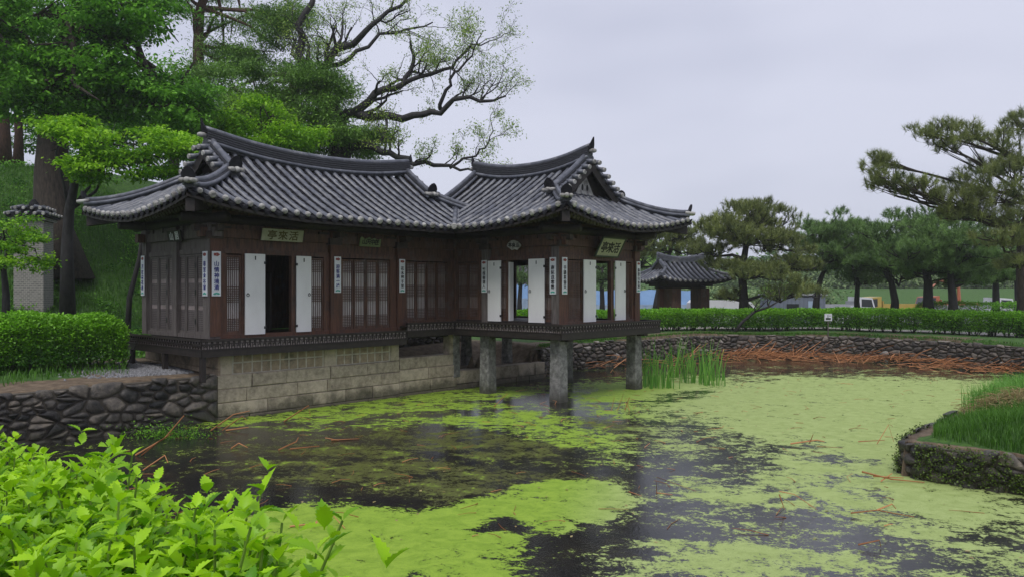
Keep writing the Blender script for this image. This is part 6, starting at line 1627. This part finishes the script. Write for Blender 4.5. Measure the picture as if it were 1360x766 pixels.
def truck(X, Y, rz, cabm, boxm, label, name='truck', boom=None):
    T = empty(name, (X, Y, gh(X, Y)), rz, label=label, cat='truck', group='vehicles parked beyond the hedge')
    mb = MB(); mb.poly_prism([(1.7, .5), (3.3, .5), (3.35, 1.3), (3.1, 2.2), (1.7, 2.3)], lambda q, n, z: (q, n, z), -1.0, 1.0); mb.build('cab', M[cabm], T)
    mb = MB(); mb.poly_prism([(2.1, 1.35), (3.2, 1.35), (3.02, 2.05), (2.1, 2.1)], lambda q, n, z: (q, n, z), -1.01, 1.01); mb.add([(3.36, -.85, 1.4), (3.36, .85, 1.4), (3.14, .8, 2.1), (3.14, -.8, 2.1)], [(0, 1, 2, 3)]); mb.build('windows', M['glass'], T)
    mb = MB(); mb.box(-3.2, 1.6, -1.05, 1.05, .8, .95); mb.box(-3.2, 1.6, -1.08, -1.02, .95, 1.6); mb.box(-3.2, 1.6, 1.02, 1.08, .95, 1.6); mb.box(-3.24, -3.18, -1.05, 1.05, .95, 1.6); mb.box(1.5, 1.56, -1.05, 1.05, .95, 1.9)
    for x in np.arange(-3, 1.6, .75): mb.box(x - .03, x + .03, -1.1, 1.1, .9, 1.6)
    mb.build('cargo_bed', M[boxm], T); wheels(T, (-2.3, 2.4), 2.0, .45)
    if boom:
        mb = MB(); mb.tube([(-1, 0, 1.2), (-.9, 0, 3.2), (1.2, 0, 4.0), (2.2, 0, 3.0)], [.22, .18, .14, .1], 6); mb.build('boom', M[boom], T)
    return T
truck(*at_(1185, 74), R(186), 'yellow', 'yellow', 'yellow truck beyond the pines left of centre in the car park', 'yellow_truck')
truck(*at_(1262, 84), R(180), 'orange', 'orange', 'orange truck with a raised boom between the pine trunks', 'crane_truck', 'orange')
truck(*at_(1290, 70), R(0), 'white', 'silver', 'white truck right of the orange crane truck')
truck(*at_(1108, 72), R(0), 'white', 'silver', 'white truck seen left of the green bank beside the grey shed')
# shed
sx_, sy_ = at_(1052, 56); T = empty('site_shed', (sx_, sy_, gh(sx_, sy_)), R(6), label='grey blue flat roofed shed behind the hedge right of the broad pine', cat='shed')
mb = MB(); mb.box(-1.9, 1.9, -1.2, 1.2, 0, 2.5); [mb.box(x - .02, x + .02, -1.23, -1.2, .05, 2.45) for x in np.arange(-1.8, 1.9, .3)]; mb.build('wall', M['greywall'], T)
mb = MB(); mb.box(-2.0, 2.0, -1.3, 1.3, 2.5, 2.62); mb.build('roof', M['silver'], T)
mb = MB(); mb.box(-1.0, -.1, -1.25, -1.232, 1.1, 1.9); mb.build('window', M['glass'], T)
mb = MB(); mb.box(.6, 1.4, -1.25, -1.232, .1, 2.1); mb.build('door', M['paleblue'], T)
# blue sheeted fence / marquees beyond the gate
def blue_tent(x, Z, w, label, ri):
    X, Y = at_(x, Z); T = empty('blue_marquee', (X, Y, gh(X, Y)), R(4), label=label, cat='marquee', group='blue marquees beyond the gate')
    rnd = random.Random(ri); n = 16; mb = MB(); e = 1.75; rt = 2.9
    for j in range(5):
        for i in range(n + 1):
            u = i / n; t = abs(2 * j / 4 - 1); mb.v.append(((u - .5) * w, (j / 4 - .5) * 3.2, e + (rt - e) * (1 - t) - .10 * math.sin(u * math.pi * 3) ** 2 + rnd.uniform(-.03, .03)))
    for j in range(4):
        for i in range(n): mb.f.append((j * (n + 1) + i, j * (n + 1) + i + 1, (j + 1) * (n + 1) + i + 1, (j + 1) * (n + 1) + i))
    mb.build('canopy', M['blue'], T)
    sd = MB()
    for i in range(n * 2 + 1): u = i / (n * 2); sd.v += [((u - .5) * w, -1.58 + .06 * math.sin(i * 1.9), 0.02), ((u - .5) * w, -1.6 + .03 * math.sin(i * 1.3), e)]
    for i in range(n * 2): sd.f.append((2 * i, 2 * i + 2, 2 * i + 3, 2 * i + 1))
    sd.build('side_sheet', M['paleblue'], T)
    po = MB()
    for sx2 in (-.5, 0, .5):
        for sy2 in (-1.55, 1.55): po.tube([(sx2 * w * .98, sy2, 0), (sx2 * w * .98, sy2, e)], .04, 6)
    po.build('poles', M['silver'], T)
for i, (x, lb) in enumerate(((700, 'blue marquee seen through the side doors of the pavilion'), (800, 'blue marquee seen through the doors under the big plaque'), (880, 'blue marquee seen through the gate opening'), (620, 'blue marquee hidden mostly behind the pavilion walls'))):
    blue_tent(x, 62, 5.6, lb, i)

# path behind the hedge, car park surface
def strip(name, line, w, dz, m, **k):
    mb = MB(); n = len(line)
    for i, p in enumerate(line):
        a, b = np.array(line[max(i - 1, 0)]), np.array(line[min(i + 1, n - 1)]); t = (b - a) / np.linalg.norm(b - a); nn = np.array([-t[1], t[0]])
        for j in range(5):
            q = np.array(p) + nn * w * j / 4; mb.v.append((q[0], q[1], gh(q[0], q[1]) + dz))
    for i in range(n - 1):
        for j in range(4): mb.f.append((i * 5 + j, i * 5 + j + 1, (i + 1) * 5 + j + 1, (i + 1) * 5 + j))
    return mb.build(name, m, None, True, **k)
dense = []
for i in range(len(fhp) - 1):
    for t in np.linspace(0, 1, 9)[:-1]: dense.append((fhp[i][0] * (1 - t) + fhp[i + 1][0] * t, fhp[i][1] * (1 - t) + fhp[i + 1][1] * t + .75))
strip('path', dense, 2.6, .03, mat('path_concrete', (.34, .32, .29), (.24, .225, .20), rough=.8, scale=2), kind='structure')
xs_, ys_ = np.linspace(-12, 62, 60), np.linspace(46, 88, 40)
pv_, pf_ = grid_mesh(xs_, ys_, lambda X, Y: ground_h(X, Y) + .06)
mesh_np('car_park', pv_, pf_, mat('asphalt', (.10, .10, .105), (.065, .065, .07), rough=.7, scale=1.5), smooth=True, kind='structure')
# far belt of trees before the hills
r = np.random.default_rng(500); P, tn = [], []
for k in range(230):
    x = r.uniform(-60, 190); y = 150 + r.uniform(-12, 40); h = r.uniform(3.5, 8.5) * (1 if x > 30 else .8); w = h * r.uniform(.5, .8); g0 = gh(x, y)
    q = r.normal(size=(260, 3)); q /= np.linalg.norm(q, axis=1)[:, None]; q *= r.uniform(.5, 1, (260, 1)); P.append(np.array([x, y, g0 + h * .5]) + q * [w, w, h * .55]); tn.append(np.full(260, r.random()) + r.normal(0, .15, 260))
P = np.concatenate(P); tn = np.clip(np.concatenate(tn), 0, 1); V, Fc = leaf_quads(P, .9, .5, 0, r, .7)
mesh_np('far_woods', V, Fc, M['oliveleaf'], None, False, tn, label='hazy belt of distant trees beyond the car park', cat='woods', kind='stuff')

r = np.random.default_rng(520); P, tn = [], []
for k in range(150):
    if k < 55: x = r.uniform(-8, 40); y = r.uniform(92, 100)
    else: x = r.uniform(30, 85); y = r.uniform(112, 122)
    h = r.uniform(1.5, 4.2); w = h * r.uniform(.5, 1.0); g0 = gh(x, y); q = r.normal(size=(240, 3)); q /= np.linalg.norm(q, axis=1)[:, None]; q *= r.uniform(.4, 1.1, (240, 1))
    P.append(np.array([x, y, g0 + h * .45]) + q * [w, w, h * .5]); tn.append(np.full(240, r.uniform(.1, 1)) + r.normal(0, .2, 240))
P = np.concatenate(P); tn = np.clip(np.concatenate(tn), 0, 1); V, Fc = leaf_quads(P, .42, .5, 0, r, .7)
mesh_np('far_shrubs', V, Fc, M['springfar'], None, False, tn, label='loose pale green shrubs on the bank beyond the car park', cat='shrubs', kind='stuff')
P, tn = [], []
for k in range(330):
    x = r.uniform(-24, -9); y = r.uniform(20, 36); 
    if x / y < -.74 or x / y > -.42: continue
    n_ = int(r.uniform(30, 110)); w = r.uniform(.12, .4); P.append(np.array([x, y, gh(x, y) + .1]) + r.normal(size=(n_, 3)) * [w, w, w * .45]); tn.append(np.full(n_, r.uniform(0, .8)) + r.normal(0, .15, n_))
P = np.concatenate(P); tn = np.clip(np.concatenate(tn), 0, 1); V, Fc = leaf_quads(P, .09, .5, 0, r, .7)
mesh_np('hill_undergrowth', V, Fc, M['mapleleaf'], None, False, tn, label='low weeds and brush scattered over the grassy hill slope', cat='undergrowth', kind='stuff')

# ------------------------------------------------------------------ haze
hz = MB(); hz.box(-660, 660, -60, 640, -3.5, 45)
hm = bpy.data.materials.new('haze'); hm.use_nodes = True; ht = hm.node_tree; ht.nodes.clear()
ho_ = ht.nodes.new('ShaderNodeOutputMaterial'); hv_ = ht.nodes.new('ShaderNodeVolumePrincipled')
hv_.inputs['Color'].default_value = (.96, .97, 1, 1); hv_.inputs['Density'].default_value = .0006; hv_.inputs['Anisotropy'].default_value = .1
ht.links.new(hv_.outputs[0], ho_.inputs['Volume'])
hzo = hz.build('haze', hm, None, kind='stuff', label='pale even rain haze filling the air over the pond', cat='haze')
cy.volume_bounces = 1
